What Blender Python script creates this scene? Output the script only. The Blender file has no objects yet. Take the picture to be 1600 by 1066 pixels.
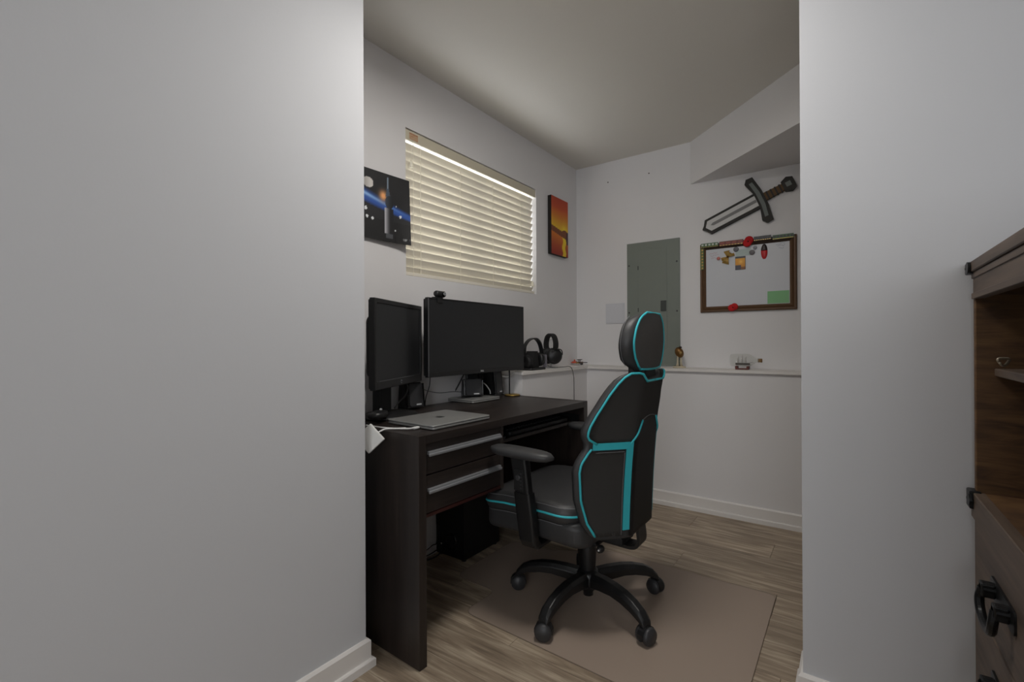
import bpy, bmesh, math, random
from mathutils import Vector, Matrix
random.seed(7)
PI = math.pi
scene = bpy.context.scene
COL = scene.collection

# ------------------------------------------------------------------ camera
F_PX, YAW, PITCH, ROLL, CAM_H = 733.6, math.radians(35.717), math.radians(.097), math.radians(-.2655), 1.06
fwd = Vector((-math.sin(YAW)*math.cos(PITCH), math.cos(YAW)*math.cos(PITCH), math.sin(PITCH)))
r0 = Vector((math.cos(YAW), math.sin(YAW), 0)); u0 = r0.cross(fwd)
rt = r0*math.cos(ROLL)+u0*math.sin(ROLL); up = -r0*math.sin(ROLL)+u0*math.cos(ROLL)
cam_data = bpy.data.cameras.new('camera'); cam = bpy.data.objects.new('camera', cam_data); COL.objects.link(cam)
cam_data.sensor_width = 36; cam_data.lens = F_PX/1600*36; cam_data.clip_start = .02
m = Matrix((rt, up, -fwd)).transposed().to_4x4(); m.translation = (0, 0, CAM_H); cam.matrix_world = m
scene.camera = cam

# ------------------------------------------------------------------ light and exposure
scene.view_settings.view_transform = 'Standard'
scene.view_settings.look = 'None'
scene.view_settings.gamma = 1
scene.view_settings.use_curve_mapping = False
scene.view_settings.exposure = 0.10
world = bpy.data.worlds.new('sky'); scene.world = world; world.use_nodes = True
bg = world.node_tree.nodes['Background']
bg.inputs['Color'].default_value = (.93, .96, 1.0, 1); bg.inputs['Strength'].default_value = 5.6

def area_light(name, loc, direction, sx, sy, power, color=(1, 1, 1), portal=False):
    l = bpy.data.lights.new(name, 'AREA'); l.shape = 'RECTANGLE'; l.size = sx; l.size_y = sy
    l.energy = power; l.color = color
    o = bpy.data.objects.new(name, l); COL.objects.link(o); o.location = loc
    o.rotation_euler = Vector(direction).to_track_quat('-Z', 'Y').to_euler()
    if portal: l.cycles.is_portal = True
    return o
# daylight reaching the two windows (sky portals)
area_light('sky_portal_office', (-1.86, 2.07, 1.725), (1, 0, 0), .72, 1.2, 1, portal=True)
area_light('sky_portal_front_room', (.85, -2.58, 1.45), (0, 1, 0), 1.9, 1.6, 1, portal=True)

# ------------------------------------------------------------------ helpers
def tag(o, label, cat, group=None):
    o['label'] = label; o['category'] = cat
    if group: o['group'] = group
    return o

def thing(name, label, cat, loc=(0, 0, 0), rotz=0, group=None):
    o = bpy.data.objects.new(name, None); COL.objects.link(o)
    o.empty_display_size = .05
    o.location = loc; o.rotation_euler = (0, 0, rotz)
    return tag(o, label, cat, group)

def obj(name, bm, material, parent=None, smooth=False, loc=None):
    me = bpy.data.meshes.new(name)
    if smooth:
        for f in bm.faces: f.smooth = True
    bm.normal_update()
    bm.to_mesh(me); bm.free()
    o = bpy.data.objects.new(name, me); COL.objects.link(o)
    if material: me.materials.append(material)
    if parent: o.parent = parent
    if loc: o.location = loc
    if smooth == 'auto':
        pass
    return o

def struct(name, bm, material, smooth=False):
    o = obj(name, bm, material, None, smooth); o['kind'] = 'structure'; return o

def BM(): return bmesh.new()

def box(bm, x0, x1, y0, y1, z0, z1, bevel=0, seg=2, M=None):
    b = bmesh.new()
    bmesh.ops.create_cube(b, size=1)
    for v in b.verts:
        v.co = Vector(((x0+x1)/2+v.co.x*(x1-x0), (y0+y1)/2+v.co.y*(y1-y0), (z0+z1)/2+v.co.z*(z1-z0)))
    if bevel: bmesh.ops.bevel(b, geom=b.edges[:], offset=bevel, segments=seg, affect='EDGES', profile=.5)
    join(bm, b, M); return bm

def join(bm, b, M=None):
    if M is not None: bmesh.ops.transform(b, matrix=M, verts=b.verts[:])
    vm = {}
    for v in b.verts: vm[v] = bm.verts.new(v.co)
    for f in b.faces:
        try: nf = bm.faces.new([vm[v] for v in f.verts]); nf.smooth = f.smooth
        except ValueError: pass
    b.free()

def loft(bm, loops, cap=True, closed=True):
    rings = [[bm.verts.new(p) for p in L] for L in loops]
    n = len(rings[0])
    for a, b in zip(rings, rings[1:]):
        for i in range(n if closed else n-1):
            j = (i+1) % n
            bm.faces.new((a[i], a[j], b[j], b[i]))
    if cap:
        bm.faces.new(rings[0][::-1]); bm.faces.new(rings[-1])
    return rings

def tube(bm, pts, r, n=8, cap=True, taper=None):
    pts = [Vector(p) for p in pts]
    loops = []; prev = None
    for i, p in enumerate(pts):
        t = (pts[min(i+1, len(pts)-1)]-pts[max(i-1, 0)]).normalized()
        if prev is None:
            a = Vector((0, 0, 1)) if abs(t.z) < .9 else Vector((1, 0, 0))
            u = t.cross(a).normalized()
        else:
            u = (prev-t*prev.dot(t)).normalized()
        prev = u; v = t.cross(u)
        rr = r if taper is None else r*taper[i]
        loops.append([p+(u*math.cos(2*PI*k/n)+v*math.sin(2*PI*k/n))*rr for k in range(n)])
    loft(bm, loops, cap)
    return bm

def smooth_path(pts, n=6):
    pts = [Vector(p) for p in pts]; out = []
    P = [pts[0]]+pts+[pts[-1]]
    for i in range(1, len(P)-2):
        for k in range(n):
            t = k/n; a, b, c, d = P[i-1], P[i], P[i+1], P[i+2]
            out.append(.5*((2*b)+(c-a)*t+(2*a-5*b+4*c-d)*t*t+(3*b-a-3*c+d)*t**3))
    out.append(pts[-1]); return out

def lathe(bm, prof, n=24, M=None, cap=True):
    b = bmesh.new()
    loft(b, [[(r*math.cos(2*PI*k/n), r*math.sin(2*PI*k/n), z) for k in range(n)] for r, z in prof], cap)
    join(bm, b, M); return bm

def prism(bm, poly, z0, z1, M=None):
    b = bmesh.new()
    loft(b, [[(x, y, z0) for x, y in poly], [(x, y, z1) for x, y in poly]])
    bmesh.ops.recalc_face_normals(b, faces=b.faces[:])
    join(bm, b, M); return bm

def rrect(w, h, r, n=5, cx=0, cy=0):
    out = []
    for sx, sy, a0 in ((1, 1, 0), (-1, 1, PI/2), (-1, -1, PI), (1, -1, 1.5*PI)):
        for k in range(n+1):
            a = a0+PI/2*k/n
            out.append((cx+sx*(w/2-r)+r*math.cos(a), cy+sy*(h/2-r)+r*math.sin(a)))
    return out

def pad(bm, x0, x1, y0, y1, z0, z1, rc=.05, re=.02, n=6, M=None, crown=0):
    """rounded cushion: rounded rectangle plan, rounded edges"""
    b = bmesh.new(); loops = []
    cx, cy = (x0+x1)/2, (y0+y1)/2
    for s in range(2*n+2):
        if s <= n: a = -PI/2+PI/2*s/n; z = z0+re+re*math.sin(a)
        else: a = PI/2*(s-n-1)/n; z = z1-re+re*math.sin(a)
        ins = re*(1-math.cos(a))
        w, h = x1-x0-2*ins, y1-y0-2*ins
        loops.append([(x, y, z) for x, y in rrect(w, h, max(rc-ins, .002), n, cx, cy)])
    if crown:
        for f in (.7, .35):
            w, h = (x1-x0-2*re)*f, (y1-y0-2*re)*f
            loops.append([(x, y, z1+crown*(1-f)) for x, y in rrect(w, h, max((rc-re)*f, .004), n, cx, cy)])
    loft(b, loops)
    for f in b.faces: f.smooth = True
    join(bm, b, M); return bm

def axes(o, x, y, z):
    M = Matrix((x, y, z)).transposed().to_4x4(); M.translation = o; return M

def copy_tree(root, loc=None, rotz=None, label=None, parent=None):
    c = root.copy(); COL.objects.link(c)
    if parent is not None: c.parent = parent
    if loc is not None: c.location = loc
    if rotz is not None: c.rotation_euler = (0, 0, rotz)
    if label: c['label'] = label
    for ch in list(root.children): copy_tree(ch, parent=c)
    return c

# ------------------------------------------------------------------ materials
def srgb(r, g, b):
    f = lambda c: (c/255)/12.92 if c <= 10 else (((c/255)+.055)/1.055)**2.4
    return (f(r), f(g), f(b), 1)

def mat(name, col, rough=.5, metal=0, bump=0, bscale=200, spec=.5, noise=0, nscale=30, **kw):
    m = bpy.data.materials.new(name); m.use_nodes = True
    nt = m.node_tree; p = nt.nodes['Principled BSDF']
    p.inputs['Base Color'].default_value = col; p.inputs['Roughness'].default_value = rough
    p.inputs['Metallic'].default_value = metal; p.inputs['Specular IOR Level'].default_value = spec
    for k, v in kw.items(): p.inputs[k.replace('_', ' ')].default_value = v
    if bump or noise:
        tc = nt.nodes.new('ShaderNodeTexCoord')
    if bump:
        n = nt.nodes.new('ShaderNodeTexNoise'); n.inputs['Scale'].default_value = bscale; n.inputs['Detail'].default_value = 3
        b = nt.nodes.new('ShaderNodeBump'); b.inputs['Strength'].default_value = bump; b.inputs['Distance'].default_value = .002
        nt.links.new(tc.outputs['Object'], n.inputs['Vector']); nt.links.new(n.outputs['Fac'], b.inputs['Height'])
        nt.links.new(b.outputs['Normal'], p.inputs['Normal'])
    if noise:
        n = nt.nodes.new('ShaderNodeTexNoise'); n.inputs['Scale'].default_value = nscale; n.inputs['Detail'].default_value = 4
        hs = nt.nodes.new('ShaderNodeMapRange'); hs.inputs['To Min'].default_value = 1-noise; hs.inputs['To Max'].default_value = 1+noise
        mx = nt.nodes.new('ShaderNodeMix'); mx.data_type = 'RGBA'; mx.blend_type = 'MULTIPLY'; mx.inputs['Factor'].default_value = 1
        mx.inputs['A'].default_value = col
        nt.links.new(tc.outputs['Object'], n.inputs['Vector']); nt.links.new(n.outputs['Fac'], hs.inputs['Value'])
        nt.links.new(hs.outputs['Result'], mx.inputs['B']); nt.links.new(mx.outputs['Result'], p.inputs['Base Color'])
    return m

def wood(name, dark, mid, light, rough=.5, grain=(1.2, 26, 26), seed_random=True, bump=.15, per_object=.12):
    m = bpy.data.materials.new(name); m.use_nodes = True
    nt = m.node_tree; N = nt.nodes.new; L = nt.links.new; p = nt.nodes['Principled BSDF']
    p.inputs['Roughness'].default_value = rough
    tc = N('ShaderNodeTexCoord'); oi = N('ShaderNodeObjectInfo')
    off = N('ShaderNodeVectorMath'); off.operation = 'MULTIPLY_ADD'
    comb = N('ShaderNodeCombineXYZ'); mul = N('ShaderNodeMath'); mul.operation = 'MULTIPLY'; mul.inputs[1].default_value = 37.0
    L(oi.outputs['Random'], mul.inputs[0])
    for k in range(3): L(mul.outputs[0], comb.inputs[k])
    off.inputs[1].default_value = (1, 1, 1)
    L(tc.outputs['Object'], off.inputs[0]); L(comb.outputs[0], off.inputs[2])
    sc = N('ShaderNodeMapping'); sc.inputs['Scale'].default_value = grain; L(off.outputs[0], sc.inputs['Vector'])
    n1 = N('ShaderNodeTexNoise'); n1.inputs['Scale'].default_value = 1; n1.inputs['Detail'].default_value = 6; n1.inputs['Distortion'].default_value = 1.2
    L(sc.outputs[0], n1.inputs['Vector'])
    sc2 = N('ShaderNodeMapping'); sc2.inputs['Scale'].default_value = (grain[0]*3, grain[1]*6, grain[2]*6); L(off.outputs[0], sc2.inputs['Vector'])
    n2 = N('ShaderNodeTexNoise'); n2.inputs['Scale'].default_value = 1; n2.inputs['Detail'].default_value = 3; L(sc2.outputs[0], n2.inputs['Vector'])
    add = N('ShaderNodeMath'); add.operation = 'MULTIPLY_ADD'; add.inputs[1].default_value = .35
    L(n2.outputs['Fac'], add.inputs[0]); L(n1.outputs['Fac'], add.inputs[2])
    r = N('ShaderNodeValToRGB'); e = r.color_ramp.elements
    e[0].position = .45; e[0].color = dark; e[1].position = .9; e[1].color = light
    k = e.new(.66); k.color = mid
    L(add.outputs[0], r.inputs['Fac'])
    mr = N('ShaderNodeMapRange'); mr.inputs['To Min'].default_value = 1-per_object; mr.inputs['To Max'].default_value = 1+per_object
    L(oi.outputs['Random'], mr.inputs['Value'])
    mx = N('ShaderNodeMix'); mx.data_type = 'RGBA'; mx.blend_type = 'MULTIPLY'; mx.inputs['Factor'].default_value = 1
    L(r.outputs['Color'], mx.inputs['A']); L(mr.outputs['Result'], mx.inputs['B']); L(mx.outputs['Result'], p.inputs['Base Color'])
    b = N('ShaderNodeBump'); b.inputs['Strength'].default_value = bump; b.inputs['Distance'].default_value = .001
    L(add.outputs[0], b.inputs['Height']); L(b.outputs['Normal'], p.inputs['Normal'])
    return m

def attr_mat(name, rough=.5):
    m = bpy.data.materials.new(name); m.use_nodes = True; nt = m.node_tree
    a = nt.nodes.new('ShaderNodeAttribute'); a.attribute_name = 'print'
    p = nt.nodes['Principled BSDF']; p.inputs['Roughness'].default_value = rough
    nt.links.new(a.outputs['Color'], p.inputs['Base Color']); return m

def printed(name, fn, place, nu, nv, material, parent=None):
    """flat print: grid whose colours come from fn(u,v); place(u,v)->co"""
    vs = [place(i/nu, j/nv) for j in range(nv+1) for i in range(nu+1)]
    fs = [(j*(nu+1)+i, j*(nu+1)+i+1, (j+1)*(nu+1)+i+1, (j+1)*(nu+1)+i) for j in range(nv) for i in range(nu)]
    me = bpy.data.meshes.new(name); me.from_pydata(vs, [], fs)
    ca = me.color_attributes.new('print', 'FLOAT_COLOR', 'POINT')
    for j in range(nv+1):
        for i in range(nu+1):
            ca.data[j*(nu+1)+i].color = srgb(*fn(i/nu, j/nv))
    me.materials.append(material)
    o = bpy.data.objects.new(name, me); COL.objects.link(o)
    if parent: o.parent = parent
    return o

W_OFF = mat('wall_paint_office', srgb(226, 224, 224), .75, bump=.12, bscale=160)
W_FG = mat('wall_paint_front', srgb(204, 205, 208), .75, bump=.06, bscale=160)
CEIL = mat('ceiling_paint', srgb(222, 218, 210), .85, bump=.12, bscale=120)
TRIM = mat('trim_white', srgb(228, 224, 220), .45)
PLANK = wood('floor_plank', srgb(124, 109, 93), srgb(158, 141, 121), srgb(196, 180, 158), .45, (3.0, 34, 34))
DESK = wood('desk_wood', srgb(30, 24, 22), srgb(40, 33, 30), srgb(52, 44, 40), .38, (22, 1.2, 22), bump=.05, per_object=.02)
DESK_V = wood('desk_wood_side', srgb(30, 24, 22), srgb(40, 33, 30), srgb(52, 44, 40), .38, (22, 22, 1.2), bump=.05, per_object=.02)
CAB = wood('cabinet_wood', srgb(62, 50, 41), srgb(82, 68, 57), srgb(98, 83, 70), .55, (22, 1.4, 22), bump=.2, per_object=.04)
CAB_IN = wood('cabinet_rough_wood', srgb(58, 38, 20), srgb(84, 58, 32), srgb(106, 78, 46), .6, (6, 6, 34), bump=.35, per_object=.04)
BLACK = mat('black_plastic', srgb(24, 24, 25), .42)
BLACK_M = mat('black_matte', srgb(20, 20, 21), .65)
GLOSS = mat('black_gloss', srgb(14, 14, 15), .22)
DGREY = mat('dark_grey_plastic', srgb(52, 52, 54), .45)
CHAIRK = mat('chair_leather', srgb(54, 54, 55), .48, bump=.15, bscale=420)
CHAIRF = mat('chair_back_fabric', srgb(84, 82, 80), .85, bump=.3, bscale=900)
TEAL = mat('teal_trim', srgb(58, 190, 202), .55)
STITCH = mat('grey_stitch', srgb(120, 120, 122), .7)
SILVER = mat('laptop_aluminium', srgb(160, 160, 158), .4, .55)
STEEL = mat('brushed_steel', srgb(180, 182, 186), .35, .7)
SCREEN = mat('screen_black', srgb(30, 31, 33), .4, spec=.5)
WHITE_P = mat('white_plastic', srgb(225, 225, 222), .4)
CREAM = mat('blind_cream', srgb(226, 220, 206), .5)
CORD = mat('cord_cream', srgb(246, 240, 222), .7)
PANEL_G = mat('panel_grey', srgb(122, 128, 120), .5, noise=.05, nscale=8)
PANEL_D = mat('panel_screw', srgb(60, 62, 60), .5)
PLATE = mat('plate_grey_white', srgb(208, 208, 212), .45)
HOLE = mat('hole_dark', srgb(60, 52, 46), .9)
BRASS = mat('hammered_brass', srgb(170, 140, 70), .35, .8, bump=.8, bscale=90)
BRONZE = mat('bronze', srgb(120, 86, 44), .38, .6)
IVORY = mat('ivory_stone', srgb(196, 184, 160), .5)
RED = mat('poppy_red', srgb(190, 20, 26), .8, bump=.4, bscale=300)
IRON = mat('black_iron', srgb(30, 31, 32), .4, .5)
CABLE_B = mat('cable_black', srgb(26, 26, 26), .5)
CABLE_W = mat('cable_white', srgb(220, 220, 218), .5)
CABLE_G = mat('cable_grey', srgb(120, 120, 122), .5)
PRINT = attr_mat('print_ink', .5)
PRINT_S = attr_mat('print_satin', .55)

# translucent slat material
slat_m = CREAM.copy(); slat_m.name = 'blind_slat'
nt = slat_m.node_tree; p = nt.nodes['Principled BSDF']; out = nt.nodes['Material Output']
tr = nt.nodes.new('ShaderNodeBsdfTranslucent'); tr.inputs['Color'].default_value = srgb(232, 222, 190)
mixs = nt.nodes.new('ShaderNodeMixShader'); mixs.inputs[0].default_value = .08
nt.links.new(p.outputs[0], mixs.inputs[1]); nt.links.new(tr.outputs[0], mixs.inputs[2]); nt.links.new(mixs.outputs[0], out.inputs[0])

def glassy(name, col, transparency, rough=.1, spec=.5):
    m = mat(name, col, rough, spec=spec); nt = m.node_tree
    p = nt.nodes['Principled BSDF']; out = nt.nodes['Material Output']
    t = nt.nodes.new('ShaderNodeBsdfTransparent'); mx = nt.nodes.new('ShaderNodeMixShader'); mx.inputs[0].default_value = transparency
    nt.links.new(p.outputs[0], mx.inputs[1]); nt.links.new(t.outputs[0], mx.inputs[2]); nt.links.new(mx.outputs[0], out.inputs[0])
    return m
MAT_PL = glassy('chair_mat_plastic', srgb(184, 166, 151), .30, .45, .35)
PANE = glassy('window_glass', srgb(235, 240, 240), .92, .03)
BOTTLE = glassy('bottle_glass', srgb(205, 208, 200), .78, .05)

# ------------------------------------------------------------------ the setting
XL, YU, ZC = -1.695, 3.21, 2.375        # office: window wall, back wall, ceiling
XF, YF = -1.29, .967                     # front room: left wall plane and its end
XR, YR = -.115, 1.607                    # front room: right wall corner
XE, YB, XO = 2.3, -2.5, .9               # unseen far limits

b = BM(); box(b, -2.0, XE+.1, YB-.1, 3.4, -.12, -.009)
floor = struct('floor', b, mat('subfloor', srgb(70, 60, 50), .9))
# individual vinyl planks, running along X
PW, PL = .182, 1.22
plank_mesh = {}
def plank(x0, x1, y0, y1):
    key = (round(x1-x0, 3), round(y1-y0, 3))
    if key not in plank_mesh:
        w, h = key; g = .0006
        pb = BM(); box(pb, g, w-g, g, h-g, -.009, 0, .0008, 1)
        me = bpy.data.meshes.new('plank'); pb.to_mesh(me); pb.free(); me.materials.append(PLANK); plank_mesh[key] = me
    o = bpy.data.objects.new('plank', plank_mesh[key]); COL.objects.link(o); o.location = (x0, y0, 0); o.parent = floor
row = 0; y = YB
while y < YU:
    y1 = min(y+PW, YU); off = (row*.43) % PL
    x = -1.7-off
    while x < XE:
        xa, xb = max(x, -1.7), min(x+PL, XE)
        if xb-xa > .03: plank(xa, xb, y, y1)
        x += PL
    y = y1; row += 1

b = BM(); box(b, -2.0, XE+.1, YB-.1, 3.4, ZC, ZC+.1); struct('ceiling', b, CEIL)

# window wall with its opening
WY0, WY1, WZ0, WZ1 = 1.505, 2.640, 1.377, 2.076
b = BM()
box(b, XL-.16, XL, YF-.02, WY0, 0, ZC); box(b, XL-.16, XL, WY1, YU+.15, 0, ZC)
box(b, XL-.16, XL, WY0, WY1, 0, WZ0); box(b, XL-.16, XL, WY0, WY1, WZ1, ZC)
struct('wall_left', b, W_OFF)
b = BM(); box(b, XL-.16, XO+.1, YU, YU+.15, 0, ZC); struct('wall_back', b, W_OFF)
b = BM(); box(b, XO, XO+.1, YR+.12, YU, 0, ZC); struct('wall_right_office', b, W_OFF)
# low furring walls that carry the ledge
b = BM(); box(b, XL, -1.535, 2.235, YU, 0, .868); struct('wall_low_left', b, W_OFF)
b = BM(); box(b, -1.535, XO, 3.055, YU, 0, .868); struct('wall_low_back', b, W_OFF)
b = BM()
prism(b, [(XL, 2.215), (-1.517, 2.215), (-1.517, 3.035), (XO, 3.035), (XO, YU), (XL, YU)], .868, .886)
bmesh.ops.bevel(b, geom=[e for e in b.edges], offset=.002, segments=1, affect='EDGES')
struct('trim_1', b, TRIM)
# diagonal soffit in the far corner
b = BM(); prism(b, [(-.849, YU), (XO, 1.62), (XO, YU)], 2.095, ZC); struct('ceiling_soffit', b, W_OFF)
# front room walls
b = BM(); box(b, -2.0, XF, YB-.1, YF, 0, ZC); struct('wall_front_left', b, W_FG)
b = BM(); box(b, XR, XE+.1, YR, YR+.12, 0, ZC); struct('wall_front_right', b, W_FG)
b = BM(); box(b, XE, XE+.1, YB-.1, YR, 0, ZC); struct('wall_side', b, W_FG)
# wall behind the camera with a wide glazed opening
b = BM(); box(b, XF, -.1, YB-.1, YB, 0, ZC); box(b, 1.8, XE, YB-.1, YB, 0, ZC); box(b, -.1, 1.8, YB-.1, YB, 2.2, ZC); box(b, -.1, 1.8, YB-.1, YB, 0, .65)
struct('wall_behind', b, W_FG)
b = BM()
for x0, x1 in ((-.1, -.04), (.82, .88), (1.74, 1.8)): box(b, x0, x1, YB-.08, YB-.03, .65, 2.2)
box(b, -.04, 1.74, YB-.08, YB-.03, .65, .71); box(b, -.04, 1.74, YB-.08, YB-.03, 2.14, 2.2)
w2 = struct('window_2', b, TRIM)
for x0, x1 in ((-.04, .82), (.88, 1.74)):
    b = BM(); box(b, x0, x1, YB-.06, YB-.055, .71, 2.14); obj('pane', b, PANE, w2)

# baseboards (stepped profile)
def base_run(name, p0, p1, nrm, ext0=0, ext1=0):
    """p0,p1 floor points on the wall face, nrm into the room"""
    p0, p1, nrm = Vector(p0+(0,)), Vector(p1+(0,)), Vector(nrm+(0,))
    d = (p1-p0).normalized()
    prof = [(0, 0), (.023, 0), (.023, .024), (.019, .028), (.012, .028), (.012, .084), (.006, .091), (0, .091)]
    b = BM()
    loft(b, [[p0-d*(ext0*h)+nrm*h+Vector((0, 0, z)) for h, z in prof], [p1+d*(ext1*h)+nrm*h+Vector((0, 0, z)) for h, z in prof]])
    bmesh.ops.recalc_face_normals(b, faces=b.faces[:])
    return struct(name, b, TRIM)
base_run('baseboard_front_left', (XF, YB), (XF, YF), (1, 0), 0, 1)
base_run('baseboard_front_left_end', (XF, YF), (XL, YF), (0, 1), 1, 0)
base_run('baseboard_back', (-1.535, 3.055), (XO, 3.055), (0, -1))
base_run('baseboard_front_right', (XR, YR), (.235, YR), (0, -1), 1, 0)
base_run('baseboard_front_right_end', (XR, YR+.12), (XR, YR), (-1, 0), 0, 1)

# window behind the blind
b = BM(); fx0, fx1 = XL-.15, XL-.105
for y0, y1, z0, z1 in ((WY0, WY0+.04, WZ0, WZ1), (WY1-.04, WY1, WZ0, WZ1), (WY0+.04, WY1-.04, WZ0, WZ0+.04), (WY0+.04, WY1-.04, WZ1-.04, WZ1), ((WY0+WY1)/2-.025, (WY0+WY1)/2+.025, WZ0+.04, WZ1-.04)):
    box(b, fx0, fx1, y0, y1, z0, z1)
w1 = struct('window_1', b, WHITE_P)
ym = (WY0+WY1)/2
for y0, y1 in ((WY0+.04, ym-.025), (ym+.025, WY1-.04)):
    b = BM(); box(b, XL-.13, XL-.125, y0, y1, WZ0+.04, WZ1-.04); obj('pane', b, PANE, w1)

# nail holes left in the back wall
for i, (x, z) in enumerate(((-1.434, 2.227), (-1.128, 2.228))):
    b = BM(); lathe(b, [(.0045, 0), (.0045, .0015), (.002, .002)], 10, axes(Vector((x, YU, z)), Vector((1, 0, 0)), Vector((0, 0, 1)), Vector((0, -1, 0))))
    tag(obj('nail', b, HOLE), ['small dark nail in the white wall up near the ceiling corner', 'small dark nail in the white wall up above the grey panel'][i], 'nail')

# ------------------------------------------------------------------ venetian blind
bl = thing('window_blind', 'closed cream venetian blind in the window', 'blind', (XL, (WY0+WY1)/2, WZ0))
def bl_local(x, y, z): return (x-XL, y-(WY0+WY1)/2, z-WZ0)
L_ = (WY1-WY0)
def wbox(bm, x0, x1, y0, y1, z0, z1, o, bevel=0):
    box(bm, x0-o[0], x1-o[0], y0-o[1], y1-o[1], z0-o[2], z1-o[2], bevel)
BO = (XL, (WY0+WY1)/2, WZ0)
SY0, SY1 = WY0+.004, WY1-.005
b = BM(); wbox(b, XL-.012, XL-.002, SY0-.002, WY1-.004, 2.022, 2.070, BO, .002); obj('valance', b, mat('valance_cream', srgb(206, 198, 176), .45), bl)
b = BM(); wbox(b, XL-.075, XL-.02, SY0, SY1, 2.034, 2.072, BO, .002); obj('headrail', b, CREAM, bl)
# slats: room edge up, window edge down
NS, PITCHZ, SW = 15, .0425, .050
TILT = math.radians(64)
sb = BM(); sec = []
for k in range(7):
    s = (k/6-.5)*SW; bow = .0006*(1-(2*k/6-1)**2)
    # along slat: direction from window-low to room-high
    ux, uz = math.cos(TILT), math.sin(TILT); nx, nz = math.sin(TILT), -math.cos(TILT)
    sec.append((s*ux+bow*nx, s*uz+bow*nz, nx, nz))
th = .0014
loop = [(x+nx*th, z+nz*th) for x, z, nx, nz in sec]+[(x-nx*th, z-nz*th) for x, z, nx, nz in reversed(sec)]
hl = (SY1-SY0)/2; yo = (SY0+SY1)/2-BO[1]
loft(sb, [[(x, -hl, z) for x, z in loop], [(x, hl, z) for x, z in loop]])
bmesh.ops.recalc_face_normals(sb, faces=sb.faces[:])
slat_me = bpy.data.meshes.new('slat'); sb.to_mesh(slat_me); sb.free(); slat_me.materials.append(slat_m)
ztop = 1.995-WZ0
for k in range(NS):
    o = bpy.data.objects.new('slat', slat_me); COL.objects.link(o); o.parent = bl; o.location = (-.037, yo, ztop-k*PITCHZ)
b = BM(); wbox(b, XL-.062, XL-.012, SY0, SY1, 1.380, 1.396, BO, .003); obj('bottom_rail', b, CREAM, bl)
for yy in (1.612, 1.902, 2.189, 2.475):
    b = BM()
    wbox(b, XL-.0135, XL-.0125, yy-.0018, yy+.0018, 1.39, 2.02, BO); wbox(b, XL-.0615, XL-.0605, yy-.0012, yy+.0012, 1.39, 2.02, BO)
    obj('ladder_cord', b, CORD, bl)
b = BM(); wbox(b, XL-.008, XL-.0065, 1.559, 1.5605, 1.25, 2.02, BO); obj('pull_cord', b, CORD, bl)
b = BM(); wbox(b, XL-.008, XL-.0065, 1.545, 1.5465, 1.93, 2.02, BO); obj('pull_cord', b, CORD, bl)
def tassel(y, z):
    b = BM(); lathe(b, [(.003, .034), (.006, .030), (.007, .020), (.010, .004), (.009, 0)], 12)
    o = obj('tassel', b, CORD, bl, True); o.location = (-.007, y-BO[1], z-WZ0)
tassel(1.546, 1.898); tassel(2.603, 1.425)
def label_fn(u, v):
    if v > .8 or (int(v*9) % 2 == 0 and (u*13+int(v*9)*.37) % 1 < .75): return (178, 120, 84)
    return (206, 182, 150)
printed('warning_label', label_fn, lambda u, v: bl_local(XL-.0012, 1.530+.055*u, 2.030+.030*v), 40, 20, PRINT, bl)

# ------------------------------------------------------------------ pictures on the window wall
def mixc(a, b, t):
    t = max(0, min(1, t)); return tuple(a[i]+(b[i]-a[i])*t for i in range(3))
def gl(x, y, cx, cy, rx, ry): return math.exp(-(((x-cx)/rx)**2+((y-cy)/ry)**2))
def space_fn(u, v):
    x, y = (u-.388)/.612, v
    c = (22, 22, 24)
    band = .71-.24*x
    d = (y-band)/(1-.45*max(0, min(1, x)))
    if -.22 < d < .02: c = mixc((44, 84, 164), (150, 190, 235), math.exp(-((d+.07)/.03)**2)*(1-x)); c = mixc(c, (20, 24, 40), (abs(d+.10)-.05)/.08)
    if d <= -.20: c = (34, 34, 36) if .30 < y < .48 else (24, 24, 25)
    g = gl(x, y, .42, .66, .09, .08); c = mixc(c, (240, 170, 110), g*1.1)
    if ((x-.10)/.11)**2+((y-.80)/.075)**2 < 1: c = mixc((150, 145, 140), (215, 210, 205), (x+.05)/.2)
    # tower: antenna, dome, shaft
    if abs(x-.52) < .012 and .76 < y < .95: c = (130, 145, 160)
    if abs(x-.52) < .025+.03*max(0, .76-y)/.1 and .66 < y <= .78: c = (70, 82, 98)
    if ((x-.55)/.09)**2+((y-.58)/.10)**2 < 1: c = mixc((60, 66, 76), (20, 22, 26), (x-.47)/.14)
    if .45 < x < .64 and .12 < y < .49: c = mixc((190, 190, 196), (26, 26, 28), (x-.46)/.11)
    if .47 < x < .62 and .05 < y <= .12: c = (78, 80, 84)
    for px_, py_, r in ((.08, .31, .03), (.19, .29, .03), (.79, .41, .03), (.05, .42, .035), (.70, .55, .015), (.68, .18, .015), (.82, .14, .018)):
        if ((x-px_)**2+((y-py_)*1.0)**2) < r*r*.6: c = (235, 238, 240)
    if .82 < x < .98 and .055 < y < .085: c = (140, 142, 144) if (x*60) % 1 < .7 else (60, 60, 60)
    return c
pos = thing('space_poster', 'dark space poster with blue planet beside the window', 'poster', (XL, 1.30, 1.51))
PYA, PYB, PZA, PZB = 1.10, 1.499, 1.516, 1.812
def pos_place(u, v, off=0):
    curl = .012+.018*u*u+.012*max(0, (u-.8)/.2)**2*(1-v)
    return (curl+off, PYA+(PYB-PYA)*u-1.30, PZA-.006+(PZB-PZA+.006)*v-1.51+.004*(1-u)*(1-v))
printed('poster_print', space_fn, lambda u, v: pos_place(u, v, .0008), 120, 90, PRINT_S, pos)
bb = BM()
loops = []
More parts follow.
